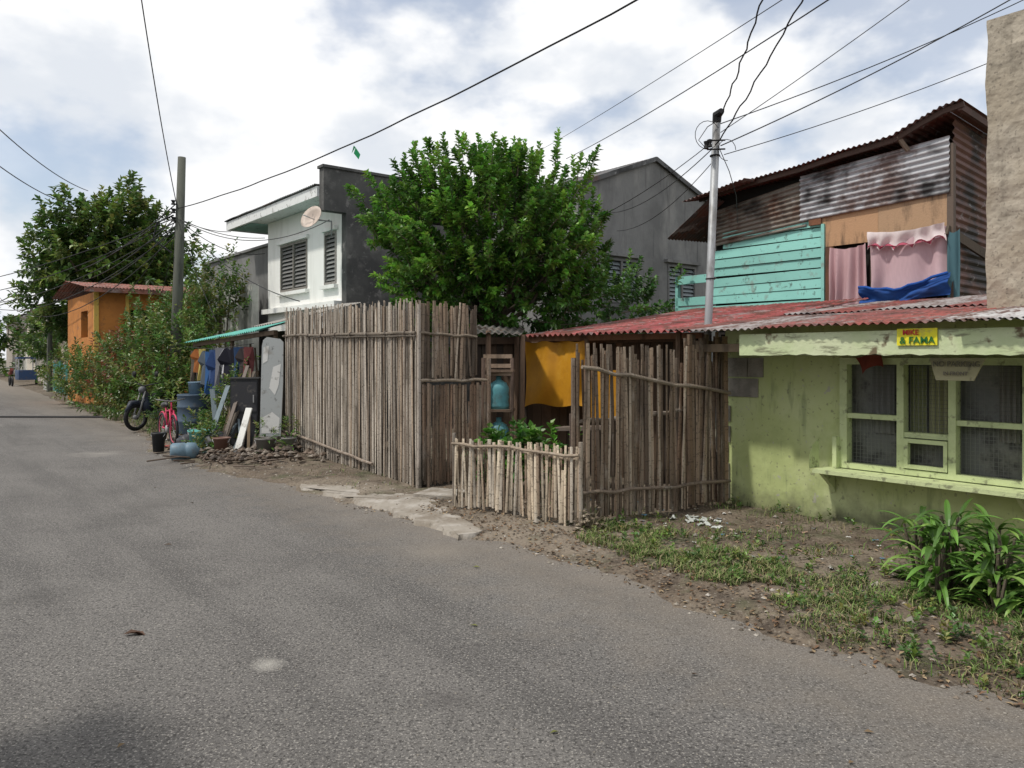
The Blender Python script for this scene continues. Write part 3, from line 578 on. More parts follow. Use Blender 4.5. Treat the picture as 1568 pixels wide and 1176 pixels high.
# ------------------------------------------------------------ unseen house added behind the camera to cast shadow on the road
g = empty('added_shadow_house')
mb = MB(); wall(mb, (ST(0, -2.9), U, -N), -7, 4.2, 0, .2, 0, 4.9, [(-5, -3.6, 1, 2.2), (-1, 0, 0, 2.1), (2, 3.4, 1, 2.2), (-5, -3.6, 3.4, 4.3), (2, 3.4, 3.4, 4.3)]); mb.bx(STF, 4.0, 4.2, -8, -3.1, 0, 4.9); mb.build('walls', 'oldwall', g)
mb = MB(); mb.bx(STF, -6.9, 3.9, -3.5, -3.4, 0, 4.8); mb.build('interior', 'dark', g)
mb = MB(); mb.corr(ST(-7.3, -2.0, 5.0), ST(4.9, -2.1, 5.0), ST(4.5, -8, 5.5), ST(-7.3, -8, 5.5), 120, .015, (.25, .2, .18)); mb.build('roof', 'tin', g)

# ------------------------------------------------------------ foliage
def leaf(mb, p, d, up, L, W, col):
    sd = d.cross(up)
    if sd.length < .01: sd = Vector((1, 0, 0))
    sd.normalize(); nu_ = sd.cross(d); mid = p+d*L*.45; tip = p+d*L-ZV*L*.12
    i = len(mb.v)
    mb.v += [tuple(p), tuple(mid+sd*W/2+nu_*W*.18), tuple(tip), tuple(mid-sd*W/2+nu_*W*.18)]; mb.c += [col]*4
    mb.f += [(i, i+1, i+2), (i, i+2, i+3)]; mb.m += [0, 0]
def rdir():
    while True:
        v = Vector((R.uniform(-1, 1), R.uniform(-1, 1), R.uniform(-1, 1)))
        if .05 < v.length < 1: return v.normalized()
def shoot(mb, p, d, ln, n, L, W, pal, tw=None):
    d = d.normalized(); a = d.orthogonal().normalized(); b = d.cross(a); ph = R.uniform(0, 6)
    base = R.choice(pal); k_ = R.uniform(.65, 1.3)
    for i in range(n):
        f = (i+.5)/n; an = ph+i*2.4; rd = a*math.cos(an)+b*math.sin(an)
        ld = (rd*(1-.4*f)+d*(.2+.6*f)+rdir()*.3).normalized()
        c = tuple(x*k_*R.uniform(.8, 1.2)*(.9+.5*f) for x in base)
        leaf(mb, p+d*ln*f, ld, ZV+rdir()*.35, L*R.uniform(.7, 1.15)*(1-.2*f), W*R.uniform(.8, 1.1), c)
    if tw: tw.tube([p-d*.12, p+d*ln*.9], [.007, .002], 4, cap=False)
def crown(mb, c, r, n, ns, L, W, pal, ln=.3, tw=None, upb=.7, lump=.25, fmin=.45, seed=0, holes=-.34):
    c = Vector(c)
    for i in range(n):
        d = rdir(); f = R.uniform(fmin, 1)**.6
        lf = 1+lump*noise.noise(d*2.0+Vector((seed, 0, 0)))*1.6+lump*.5*noise.noise(d*5+Vector((0, seed, 0)))
        if noise.noise(d*3.2+Vector((seed*3, 0, 7))) < holes and f > .75: continue
        p = c+Vector((d.x*r[0], d.y*r[1], d.z*r[2]))*f*lf
        shoot(mb, p, d*.7+ZV*upb+rdir()*.4, ln*R.uniform(.6, 1.3), ns, L, W, pal, tw)
GP = [(.11, .24, .032), (.08, .185, .026), (.155, .30, .045), (.055, .135, .022), (.13, .25, .05)]
g = empty('leafy_tree')
mb = MB(); tw = MB()
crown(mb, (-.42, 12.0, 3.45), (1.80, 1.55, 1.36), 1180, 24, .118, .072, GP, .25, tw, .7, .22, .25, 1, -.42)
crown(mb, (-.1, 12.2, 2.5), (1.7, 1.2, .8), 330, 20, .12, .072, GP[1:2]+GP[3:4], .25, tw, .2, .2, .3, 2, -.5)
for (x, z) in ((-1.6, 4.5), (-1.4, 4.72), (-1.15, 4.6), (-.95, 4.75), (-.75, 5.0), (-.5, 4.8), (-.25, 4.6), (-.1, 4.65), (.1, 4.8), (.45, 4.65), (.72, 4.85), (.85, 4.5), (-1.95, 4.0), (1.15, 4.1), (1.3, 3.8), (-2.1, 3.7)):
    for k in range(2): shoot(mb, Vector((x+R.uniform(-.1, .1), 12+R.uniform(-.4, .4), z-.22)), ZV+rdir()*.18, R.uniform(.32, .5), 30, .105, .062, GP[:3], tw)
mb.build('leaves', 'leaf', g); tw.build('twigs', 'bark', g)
mb = MB(); base = Vector((-.3, 12.1, 0))
mb.tube([base, base+Vector((.03, 0, 1.2)), base+Vector((-.05, 0, 2.2))], [.13, .10, .08], 9)
for k in range(16):
    d = rdir(); e = Vector((-.45+d.x*1.4, 12+d.y*1.3, 3.5+d.z*1.0)); st_ = base+Vector((-.05, 0, 1.5+R.uniform(0, .7)))
    mb.tube([st_, st_.lerp(e, .5)+rdir()*.12-ZV*.1, e], [.05, .03, .01], 6)
mb.build('trunk_and_limbs', 'bark', g)
g = empty('background_tree')
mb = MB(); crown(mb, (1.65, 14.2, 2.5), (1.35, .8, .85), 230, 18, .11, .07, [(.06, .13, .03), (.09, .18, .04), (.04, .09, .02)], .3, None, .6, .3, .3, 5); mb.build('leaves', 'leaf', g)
mb = MB(); mb.tube([(1.7, 14.2, 0), (1.75, 14.2, 2.4)], [.09, .05], 7); mb.build('trunk', 'bark', g)
g = empty('mango_tree')
DP = [(.065, .12, .025), (.04, .08, .018), (.09, .155, .03), (.14, .19, .045)]
mb = MB()
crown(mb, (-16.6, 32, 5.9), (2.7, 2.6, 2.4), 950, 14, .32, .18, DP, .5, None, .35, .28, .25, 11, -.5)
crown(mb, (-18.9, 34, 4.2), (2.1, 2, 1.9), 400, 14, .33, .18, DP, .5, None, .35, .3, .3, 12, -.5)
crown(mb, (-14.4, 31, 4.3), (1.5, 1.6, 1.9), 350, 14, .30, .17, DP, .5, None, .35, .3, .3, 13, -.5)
mb.build('leaves', 'leaf', g)
mb = MB(); mb.tube([(-16.6, 32, 0), (-16.5, 32, 2.5), (-16.8, 32, 5)], [.35, .28, .15], 9)
for k in range(12):
    d = rdir(); mb.tube([(-16.6, 32, 3), (-16.6+d.x*2.2, 32+d.y*2, 5.8+d.z*2)], [.14, .03], 6)
mb.build('trunk_and_limbs', 'bark', g)
mb = MB()
for (px_, py_, z_, r_) in ((-23, 40, 2.6, 1.9), (-26, 46, 2.5, 2.2), (-31, 52, 2.2, 2.4), (-44, 64, 3, 3), (-20, 38, 2.3, 1.7), (-52, 72, 4, 4), (-63, 84, 4, 5), (-75, 90, 4, 5), (-13, 40, 3, 3), (-8, 45, 3, 3)):
    crown(mb, (px_, py_, z_), (r_, r_, r_*.8), 110, 14, .17*r_, .10*r_, DP, .3*r_, None, .4, .3, .3, px_)
mb.build('distant_trees', 'leaf')
g = empty('croton_hedge')
mb = MB()
GR = [(.08, .15, .032), (.055, .11, .022), (.12, .19, .04), (.16, .18, .05)]
CP = [(.20, .085, .04), (.18, .14, .045), (.10, .15, .03), (.15, .06, .03), (.08, .14, .03), (.07, .12, .03)]
for (s_, t_, z_, r_, pal) in ((18.2, 5.6, 1.3, .7, GR), (19.3, 5.1, 1.7, .9, CP[2:3]+GR), (20.2, 5.9, 2.4, .9, GR), (21.2, 5.2, 1.2, .9, CP[1:]+GR), (22.6, 5.0, 1.1, .8, CP), (23.5, 5.7, 2.1, 1.0, CP[4:]+GR), (24.6, 5.0, 1.0, .8, CP), (25.6, 5.5, 1.2, .9, CP+GR), (26.8, 5.1, 1.0, .8, GR), (21.8, 4.8, .5, .6, GR), (24, 4.75, .4, .5, GR), (28.5, 4.7, .9, .7, GR), (18.3, 4.9, .7, .6, GR), (30.5, 4.8, .9, .8, GR), (27.6, 6.3, 2.0, .9, GR), (25.5, 7.0, 2.4, 1.0, CP[4:]+GR), (22.0, 6.6, 2.7, .9, GR), (20.4, 6.6, 3.3, .7, GR)):
    c = ST(s_, t_, z_); crown(mb, c, (r_, r_, r_*1.1), int(120*r_), 14, .16, .075, pal, .38, None, .9, .45, .2, s_)
    for k in range(6): shoot(mb, c+Vector((R.uniform(-r_, r_)*.7, R.uniform(-r_, r_)*.7, r_*.6)), ZV+rdir()*.3, R.uniform(.5, 1.0), 22, .14, .05, pal)
mb.build('leaves', 'leaf', g)
mb = MB()
for (s_, t_, h) in ((19.3, 5.1, 1.8), (20.2, 5.9, 2.5), (21.2, 5.2, 1.5), (23.5, 5.7, 2.2), (25.6, 5.5, 1.4), (18.2, 5.6, 1.5), (25.5, 7, 2.2), (22, 6.6, 2.6), (20.4, 6.6, 3.3)):
    for k in range(4): mb.tube([ST(s_, t_, 0), ST(s_+R.uniform(-.4, .4), t_+R.uniform(-.3, .3), h)], [.035, .012], 5)
mb.build('stems', 'bark', g)
g = empty('garden_shrub')
mb = MB()
for (x, y, z_, r_) in ((-5.1, 13.6, .55, .38), (-4.95, 13.9, .95, .32), (-5.3, 14.6, .5, .3), (-4.75, 13.2, .3, .22), (-7.3, 16.2, .5, .3), (-6.1, 15.2, .25, .2), (-4.95, 12.6, .25, .2)):
    crown(mb, (x, y, z_), (r_, r_, r_*1.2), int(130*r_), 12, .11, .05, GR, .22, None, .8, .3, .2, x)
mb.build('leaves', 'leaf', g)
mb = MB()
for k in range(8): mb.tube([(-5.1+R.uniform(-.1, .1), 13.6, 0), (-5.05+R.uniform(-.3, .3), 13.7, .9)], [.015, .006], 5)
mb.build('stems', 'bark', g)
mb = MB()
for (x, y, z_, r_) in ((.02, 8.9, .50, .3), (.35, 8.5, .42, .3), (-.15, 8.6, .35, .22)): crown(mb, (x, y, z_), (r_, r_, r_*.9), 32, 12, .13, .08, GP[1:2]+GP[3:4], .2, None, .8, .3, .2, x)
for k in range(5): mb.tube([(.1, 8.7, 0), (.1+R.uniform(-.3, .3), 8.7, .55)], [.012, .006], 5, (.1, .12, .04))
mb.build('yard_plant', 'leaf')
def strap(mb, p, d, L, W, col, arch=.8):
    n = 6; v = Vector(d).normalized(); q = Vector(p)
    sd = v.cross(ZV); sd = sd.normalized() if sd.length > .01 else Vector((1, 0, 0)); i0 = len(mb.v)
    for k in range(n+1):
        f = k/n; w = W*math.sin(math.pi*min(1, .12+f*.88))**.8+.001
        c = tuple(x*(.75+.4*f) for x in col)
        mb.v += [tuple(q-sd*w/2+ZV*w*.2), tuple(q), tuple(q+sd*w/2+ZV*w*.2)]; mb.c += [c]*3
        v = (v-ZV*arch/n).normalized(); q = q+v*L/n
    for k in range(n):
        for j in (0, 1): a = i0+k*3+j; mb.f.append((a, a+1, a+4, a+3)); mb.m.append(0)
def clump(mb, x, y, hh, n, L, pal, W=.036):
    for k in range(n):
        a = R.uniform(0, 6.28); z = .04+R.uniform(0, hh); e = R.uniform(.3, 1.6)
        strap(mb, (x+.06*math.cos(a), y+.06*math.sin(a), z), (math.cos(a), math.sin(a), e), L*R.uniform(.6, 1.1), W*R.uniform(.7, 1.2), jit(R.choice(pal), .25), R.uniform(.8, 1.8))
SP = [(.10, .22, .035), (.14, .29, .05), (.06, .13, .02), (.20, .32, .07), (.08, .17, .03)]
g = empty('dracaena_clump'); mb = MB(); st_ = MB()
for (x, y, h_) in ((2.72, 4.95, .38), (2.88, 5.1, .46), (3.06, 4.9, .38), (3.22, 5.05, .44), (2.95, 4.7, .25), (3.15, 4.6, .2), (3.35, 4.75, .3), (2.8, 5.3, .45), (3.3, 5.3, .45), (3.05, 5.35, .5)):
    clump(mb, x, y, h_, 48, .30, SP)
    for k in range(4): st_.tube([(x, y, 0), (x+R.uniform(-.08, .08), y+R.uniform(-.08, .08), h_)], [.014, .009], 5)
mb.build('leaves', 'leaf', g); st_.build('stems', 'bark', g)
def grass(mb, s_, t_, r_, n, h, pal=((.10, .17, .035), (.14, .21, .055), (.07, .12, .025), (.21, .22, .09), (.26, .22, .12))):
    for i in range(n):
        a = R.uniform(0, 6.28); q = r_*math.sqrt(R.random()); ss_ = s_+q*math.cos(a)*1.4; tt = t_+q*math.sin(a)*.8
        if noise.noise((ss_*2.5, tt*2.5, 4))+.6*noise.noise((ss_*8, tt*8, 4)) < -.02: continue
        if tt < edge(ss_)+.10: continue
        p = ST(ss_, tt, vz(ss_, tt)-.01); b = R.uniform(0, 6.28); dv = Vector((math.cos(b), math.sin(b), 0)); hh = h*R.uniform(.3, 1.2); w = Vector((-dv.y, dv.x, 0))*.003; c = jit(R.choice(pal), .25); ln = R.uniform(.3, 1.3)
        i0 = len(mb.v); m1 = p+dv*hh*.25*ln+ZV*hh*.55; tp = p+dv*hh*ln+ZV*hh*.75
        mb.v += [tuple(p-w), tuple(p+w), tuple(m1+w), tuple(m1-w), tuple(tp)]; mb.c += [c]*5; mb.f += [(i0, i0+1, i0+2, i0+3), (i0+3, i0+2, i0+4)]; mb.m += [0, 0]
mb = MB()
for (s_, t_, r_, n, h) in ((4.4, 4.9, .5, 3600, .09), (3.7, 4.75, .55, 3800, .08), (3.0, 4.9, .7, 3400, .075), (5.0, 5.2, .5, 1600, .075), (2.3, 4.7, .8, 3600, .07), (1.6, 4.5, .8, 3200, .08), (4.2, 5.7, .8, 1400, .06), (3.0, 5.9, .9, 1600, .055), (3.0, 6.85, 1.6, 1100, .08), (4.4, 6.85, .5, 400, .1), (1.0, 5.2, 1.0, 2600, .08), (19.5, 4.75, 1.6, 2600, .22), (22, 4.75, 1.8, 3000, .24), (25, 4.85, 2.2, 3400, .26), (28, 5.0, 2.2, 2500, .28), (17.2, 4.4, .7, 900, .2), (9, 4.75, .8, 300, .07), (5.6, 5.4, .3, 300, .1)):
    grass(mb, s_, t_, r_, n, h)
mb.build('grass', 'grass')
mb = MB()
for (s_, t_, n) in ((4.6, 5.0, 26), (4.1, 4.85, 26), (3.4, 4.8, 24), (2.4, 4.5, 22), (1.6, 4.4, 30), (19, 4.7, 20), (5.2, 5.3, 14), (1.9, 4.7, 24), (3.6, 5.4, 18), (2.8, 5.3, 20), (4.6, 6.85, 8), (3.4, 6.88, 8)):
    for k in range(n):
        a = s_+R.uniform(-.45, .45); b = min(6.92, t_+R.uniform(-.3, .3))
        if b < edge(a)+.1: continue
        shoot(mb, ST(a, b, vz(a, b)), ZV+rdir()*.5, R.uniform(.03, .10), 8, .05, .028, GR)
mb.build('weeds', 'leaf')
# ------------------------------------------------------------ litter / stones
mb = MB()
for i in range(3600):
    s_ = R.uniform(-1, 18); t_ = edge(s_)+abs(R.gauss(.1, 1.0))-.1
    if t_ > 6.9 or t_ > 4.75 and 7.6 < s_ < 12.8: continue
    mb.rock(ST(s_, t_, max(0, vz(s_, t_))+.002), R.choice([.005, .006, .008, .010, .018]) * R.uniform(.7, 1.4), jit(R.choice([(.26, .23, .19), (.17, .14, .11), (.34, .31, .27), (.10, .08, .06)]), .2))
for i in range(1800):
    s_ = R.uniform(1, 14); t_ = 4-abs(R.gauss(0, 1.6))
    if t_ < 0: continue
    mb.rock(ST(s_, t_, .001), R.uniform(.0025, .007), jit((.26, .235, .2), .35))
for i in range(24):
    s_ = R.uniform(1, 6.5); t_ = R.uniform(4.3, 6.6); mb.rock(ST(s_, t_, vz(s_, t_)+.01), R.uniform(.025, .05), jit((.24, .215, .18), .2))
mb.build('gravel', 'litter')
mb = MB()
def scrap(p, r, col):
    p = Vector(p); a = R.uniform(0, 6.28); i = len(mb.v); n = 3
    for x in range(n+1):
        for y in range(n+1):
            u = (x/n-.5)*r*2; v = (y/n-.5)*r*R.uniform(1, 1.6)
            mb.v.append((p.x+u*math.cos(a)-v*math.sin(a), p.y+u*math.sin(a)+v*math.cos(a), p.z+R.uniform(.002, r*.7))); mb.c.append(col)
    for x in range(n):
        for y in range(n): k = i+x*(n+1)+y; mb.f.append((k, k+1, k+n+2, k+n+1)); mb.m.append(0)
for i in range(150):
    s_ = R.gauss(4.4, 1.2); t_ = R.gauss(5.6, .55)
    if t_ < edge(s_)+.3 or t_ > 6.85: continue
    scrap(ST(s_, t_, vz(s_, t_)), R.uniform(.008, .026), R.choice([(.5, .5, .47), (.42, .38, .32), (.12, .22, .3), (.3, .2, .14), (.2, .2, .2), (.35, .27, .2), (.22, .15, .1)]))
for k in range(14): scrap(ST(4.55+R.gauss(0, .13), 5.9+R.gauss(0, .1), .07), R.uniform(.025, .05), jit((.46, .48, .45), .2))
for i in range(110):
    s_ = R.uniform(12.2, 16); t_ = R.uniform(3.7, 5.0); scrap(ST(s_, t_, vz(s_, t_)), R.uniform(.02, .07), R.choice([(.4, .38, .35), (.15, .12, .1), (.25, .18, .12), (.1, .15, .25), (.3, .08, .06)]))
mb.build('litter', 'litter')
mb = MB()
for i in range(3200):
    s_ = R.uniform(.3, 7.5); t_ = edge(s_)+abs(R.gauss(.25, .9))
    if t_ > 6.9: continue
    leaf(mb, ST(s_, t_, vz(s_, t_)+.006), Vector((R.uniform(-1, 1), R.uniform(-1, 1), R.uniform(0, .4))).normalized(), ZV, R.uniform(.02, .05), .022, jit(R.choice([(.14, .08, .045), (.20, .13, .075), (.08, .055, .035), (.27, .20, .12)]), .2))
for (x, y) in ((1.35, 3.05), (1.9, 4.25), (-2.9, 6.6), (-3.5, 8.5), (-.3, 5.9), (.2, 3.3), (1.5, 3.3), (-1.6, 3.2), (-.9, 2.9), (-4.4, 9.5), (.9, 3.9), (-.2, 4.6)):
    leaf(mb, Vector((x, y, .006)), Vector((R.uniform(-1, 1), R.uniform(-.4, .4), .10)).normalized(), ZV+rdir()*.3, R.uniform(.03, .07), .022, R.choice([(.09, .06, .04), (.16, .11, .06), (.14, .15, .04)]))
for k in range(5): leaf(mb, Vector((-2.24+k*.012, 4.45+.01*k, .008)), Vector((1, .2-.15*k, .25-.08*k)).normalized(), ZV+rdir()*.6, .10, .035, jit((.10, .055, .035), .3))
mb.build('fallen_leaves', 'litter')
mb = MB()
for i in range(420):
    x = R.gauss(-4.05, .6); y = R.gauss(11.95, .42); s_ = x*U.x+y*U.y; t_ = x*N.x+y*N.y
    if t_ < 3.7: continue
    mb.rock((x, y, vz(s_, t_)+R.uniform(0, .14)), R.uniform(.02, .08), jit(R.choice([(.10, .075, .055), (.14, .105, .08), (.07, .055, .045), (.20, .17, .14)]), .2))
for i in range(45):
    p = Vector((R.gauss(-4.2, .5), R.gauss(11.9, .3), .06)); d = rdir(); d.z = abs(d.z)*.25; mb.tube([p, p+d*R.uniform(.2, .6)], .012, 5, (.12, .09, .07))
mb.build('rubble_heap', 'litter')

# ------------------------------------------------------------ poles & wires
g = empty('steel_service_pole')
mb = MB(); mb.tube([(2.20, 8.8, 0), (2.23, 8.8, 1.9), (2.33, 8.8, 4.3)], .045, 12); mb.build('pole', 'metal', g, smooth=True)
mb = MB(); mb.tube([(2.33, 8.8, 4.28), (2.33, 8.78, 4.36), (2.36, 8.7, 4.38)], [.05, .055, .035], 10)
for z in (3.95, 4.05): mb.tube([(2.2, 8.72, z), (2.4, 8.7, z)], .010, 5)
for (x, z) in ((2.19, 4.0), (2.23, 4.02)): mb.lathe((x, 8.72, z), [(.001, -.05), (.03, -.04), (.02, 0), (.03, .04), (.001, .05)], 8)
mb.torus((2.31, 8.8, 3.9), ZV, .05, .010); mb.torus((2.26, 8.8, 2.5), ZV, .05, .008)
pts = [Vector((2.33+.14*math.cos(a)-.12, 8.74, 4.12+.16*math.sin(a))) for a in [i*.35+.5 for i in range(15)]]; mb.tube(pts, .004, 4)
pts = [Vector((2.33+.10*math.cos(a)+.1, 8.74, 3.95+.12*math.sin(a))) for a in [i*.4 for i in range(13)]]; mb.tube(pts, .004, 4)
mb.tube([(2.35, 8.75, 4.3), (2.2, 8.7, 4.2), (2.1, 8.7, 4.05), (2.2, 8.72, 3.95)], .005, 4)
mb.tube([(2.33, 8.74, 4.0), (2.5, 8.9, 3.75), (2.9, 10, 3.7), (3.5, 12.0, 3.7)], .005, 4)
mb.build('fittings', 'black', g)
g = empty('wooden_utility_pole')
mb = MB(); mb.tube([(-8.12, 18.5, 0), (-8.0, 18.5, 3), (-7.90, 18.5, 6.4)], [.14, .12, .09], 12); mb.build('pole', 'pole', g, smooth=True)
mb = MB()
for z in (5.3, 5.1, 4.9): mb.lathe((-8.06, 18.4, z), [(.001, -.06), (.06, -.05), (.03, 0), (.06, .05), (.001, .06)], 8)
mb.tube([(-8.05, 18.4, 5.0), (-8.4, 18.3, 4.8), (-8.5, 18.3, 4.4), (-8.1, 18.4, 4.1)], .02, 5); mb.build('insulators', 'black', g)
g = empty('distant_utility_pole')
mb = MB(); c = ST(41, 5.6); mb.tube([c, c+ZV*5.7], [.13, .10], 8); mb.beam(c+ZV*5.3-N*.6, c+ZV*5.3+N*.6, .08, .08); mb.build('pole', 'pole', g)
mb = MB()
def wire(p, q, sag=.2, r=.012, wob=0., n=20):
    p = Vector(p); q = Vector(q)
    mb.tube([p.lerp(q, i/n)-ZV*sag*4*(i/n)*(1-i/n)+Vector((wob*math.sin(i*1.9), 0, wob*math.cos(i*1.3))) for i in range(n+1)], r, 5, cap=False)
LP = (-7.98, 18.45, 5.16); LP2 = (-8.0, 18.45, 4.95)
wire(LP, (5.5, 4.2, 6.35), .5, .012, .006, 40)
wire((2.36, 8.75, 4.33), (2.1, 5.3, 5.35), .12, .008, .012, 30); wire((2.3, 8.75, 4.0), (2.72, 5.3, 5.5), .12, .008, .010, 30)
wire((2.36, 8.75, 4.15), (5.9, 7.2, 6.6), .06, .005); wire((2.36, 8.75, 4.0), (6.5, 8, 6.1), .1, .007); wire((2.36, 8.75, 4.25), (7.5, 9.5, 6.6), .1, .006)
wire((2.4, 8.75, 3.9), (7.5, 9, 5.9), .12, .005)
wire((1.4, 20, 6.75), (3.4, 6, 5.0), .1, .008); wire((.6, 20, 6.9), (2.9, 6, 4.9), .05, .005)
wire((2.3, 8.8, 4.0), (1.95, 16, 4.6), .2, .006); wire((2.3, 8.8, 3.85), (1.9, 14, 3.9), .2, .005); wire((2.33, 8.8, 4.1), (-.6, 16, 4.2), .5, .005)
wire(LP, (-5.2, 10.5, 7.6), .25, .010)
wire((-17, 31, 8.3), (-11.5, 15, 7.6), .4, .015); wire((-18, 32, 7.9), (-12, 16, 6.7), .35, .015)
PP = ST(41, 5.6, 5.3)
for k, dz in enumerate((0, .25, -.3, -.6)): wire((LP[0], LP[1], LP[2]+dz*.6), PP+ZV*dz*.5, .35+.15*k, .014)
for dz in (0, .4): wire(PP+ZV*dz, ST(90, 5, 7), 1, .03)
for (q, sg) in ((ST(19.6, 7.5, 4.7), .15), (ST(19.6, 7.5, 4.3), .3), (ST(21, 7.1, 5.0), .1), (ST(15.6, 7.4, 4.6), .5), (ST(28, 6, 3.7), .2), (ST(28, 7, 3.6), .4), (ST(13, 5.6, 2.6), .3), (ST(17.5, 5.6, 2.4), .1)): wire(LP2, q, sg, .009)
for k in range(5): wire((LP2[0], LP2[1], LP2[2]-.1*k), ST(60, -4+2*k, 6+.5*k), 1.2+.4*k, .014)
wire(ST(60, 1, 8.5), ST(14, .9, 5.0), 1, .014)
mb.build('power_lines', 'black')
mb = MB(); p = Vector((-2.57, 12.7, 5.06)); mb.face([p, p+Vector((.08, 0, -.12)), p+Vector((.05, 0, -.2)), p+Vector((-.03, 0, -.1))], (.03, .3, .12)); mb.face([p, p+Vector((-.07, .02, -.1)), p+Vector((-.03, 0, .03))], (.03, .25, .1)); mb.build('snagged_kite', 'cloth')
mb = MB(); mb.tube([(-18 + i*.9, 20.6+.35*math.sin(i*.4)*.3, .02) for i in range(9)], .03, 7); mb.build('rubber_hose', 'black')

# ------------------------------------------------------------ junk area
g = empty('lean_to_shelter')
mb = MB()
mb.corr(ST(13.9, 5.2, 2.10), ST(17.6, 4.95, 1.93), ST(17.6, 6.9, 2.40), ST(13.9, 6.9, 2.62), 38, .015, (.13, .42, .36)); mb.corr(ST(13.2, 5.2, 2.2), ST(14.1, 5.15, 2.17), ST(14.1, 6.9, 2.65), ST(13.2, 6.9, 2.65), 9, .015, (.33, .31, .28)); mb.build('roof', 'paint', g)
mb = MB()
for (s_, t_, h) in ((13.6, 5.4, 2.1), (15.6, 5.3, 2.0), (17.4, 5.2, 1.9), (13.6, 6.8, 2.3), (17.4, 6.8, 2.2)): mb.tube([ST(s_, t_, 0), ST(s_, t_, h)], .04, 7, (.14, .1, .07))
mb.beam(ST(13.5, 5.35, 2.06), ST(17.5, 5.12, 1.88), .05, .08, (.14, .1, .07))
x = 13.5
while x < 17.5: w = R.uniform(.09, .2); mb.bx(STF, x, x+w-.01, 6.75, 6.78, 0, 2.2, jit(R.choice([(.10, .07, .05), (.06, .05, .04), (.14, .11, .09)]), .2)); x += w
for k in range(16): s_ = R.uniform(13.6, 17.2); mb.tube([ST(s_, 5.5+R.uniform(0, .5), 0), ST(s_+R.uniform(-.2, .2), 5.8, R.uniform(1, 1.9))], .02, 5, jit((.24, .18, .13), .3))
mb.build('posts_and_boards', 'wood', g)
gl = empty('clothes_line')
mb = MB()
def garment(mb, c, ax, w, h, col, sleeve=True):
    c = Vector(c); k = .5*w
    out = [(-.35, 0), (-.5, -.03), (-.85, -.32), (-.72, -.42), (-.52, -.28), (-.5, -1), (.54, -.97), (.52, -.28), (.74, -.44), (.88, -.30), (.5, -.03), (.35, 0), (0, -.07)] if sleeve else [(-.5, 0), (-.55, -.4), (-.5, -1), (-.08, -1), (0, -.45), (.08, -1), (.5, -1), (.55, -.4), (.5, 0)]
    nn_ = ax.cross(ZV); pts = [c+ax*(x*k)+ZV*(y*h)+nn_*.04*math.sin(x*6+y*4) for x, y in out]
    cen = c-ZV*h*.4
    for o in (.012, -.012):
        for i in range(len(pts)): mb.face([cen+nn_*o, pts[i]+nn_*o, pts[(i+1) % len(pts)]+nn_*o], jit(col, .18))
for i, (s_, col, w, h, sl) in enumerate(((16.9, (.12, .10, .08), .4, .7, 0), (16.65, (.36, .13, .04), .4, .5, 1), (16.4, (.40, .33, .1), .35, .65, 0), (16.15, (.10, .12, .14), .4, .7, 1), (15.9, (.04, .12, .30), .42, .85, 0), (15.65, (.05, .09, .2), .4, .7, 0), (15.4, (.03, .06, .16), .5, .85, 1), (15.15, (.2, .2, .22), .4, .8, 0), (14.95, (.5, .5, .52), .38, .5, 1), (14.75, (.015, .015, .025), .6, .75, 1), (14.5, (.012, .012, .02), .55, .8, 0), (14.3, (.02, .05, .12), .45, .75, 0), (14.1, (.05, .04, .04), .4, .6, 1), (13.9, (.16, .05, .05), .35, .55, 0))):
    axg = (U*.6-N*R.uniform(.2, .7)).normalized(); garment(mb, ST(s_, 4.97+R.uniform(-.05, .05), 1.76+R.uniform(-.04, .04)), axg, w, h, col, sl)
mb.build('garments', 'cloth', gl)
mb = MB(); mb.tube([ST(13.6, 5.0, 1.86), ST(15.5, 4.95, 1.77), ST(17.4, 4.9, 1.84)], .006, 4); mb.build('line', 'black', gl)
mb = MB(); F = (Vector((-4.17, 12.75, 0)), Vector((.96, .1, 0)), Vector((-.1, .96, 0)))
pro = [(0, .3), (.0, 1.80), (.02, 1.90), (.08, 1.95), (.30, 1.92), (.36, 1.86), (.37, 1.2), (.35, .3)]
f = [F[0]+F[1]*x+F[2]*(.12*z)+ZV*z for x, z in pro]; bk = [q+F[2]*.05 for q in f]
mb.face(f, (.36, .38, .38)); mb.face(bk, (.3, .3, .3))
for i in range(len(f)): j = (i+1) % len(f); mb.face([f[i], f[j], bk[j], bk[i]], (.4, .4, .4))
for q in (((.14, 1.1), (.24, .98), (.3, 1.15), (.33, 1.5), (.20, 1.45)), ((.03, .35), (.02, .6), (.2, .7), (.33, .6), (.32, .35)), ((.02, 1.5), (.1, 1.55), (.12, 1.8), (.03, 1.78))): mb.face([F[0]+F[1]*x+F[2]*(.12*z-.004)+ZV*z for x, z in q], (.62, .62, .60))
mb.build('weathered_panel', 'paint')
mb = MB(); F = (Vector((-4.72, 12.95, 0)), Vector((.98, .1, 0)), Vector((-.1, .98, 0))); mb.bx(F, 0, .46, 0, .25, .1, 1.24, (.03, .032, .035)); mb.bx(F, .02, .44, -.012, -.002, .15, .65, (.045, .045, .05)); mb.bx(F, .02, .44, -.012, -.002, .70, 1.2, (.045, .045, .05)); mb.bx(F, -.02, .48, -.02, .27, 1.243, 1.27, (.05, .05, .05)); mb.bx(F, .38, .40, -.03, -.013, .85, .98, (.3, .3, .3)); mb.build('black_cabinet', 'paint')
mb = MB(); mb.beam((-4.42, 12.4, .05), (-4.30, 12.65, .78), .13, .02, (.7, .7, .67)); mb.build('white_board', 'paint')
g = empty('blue_drum')
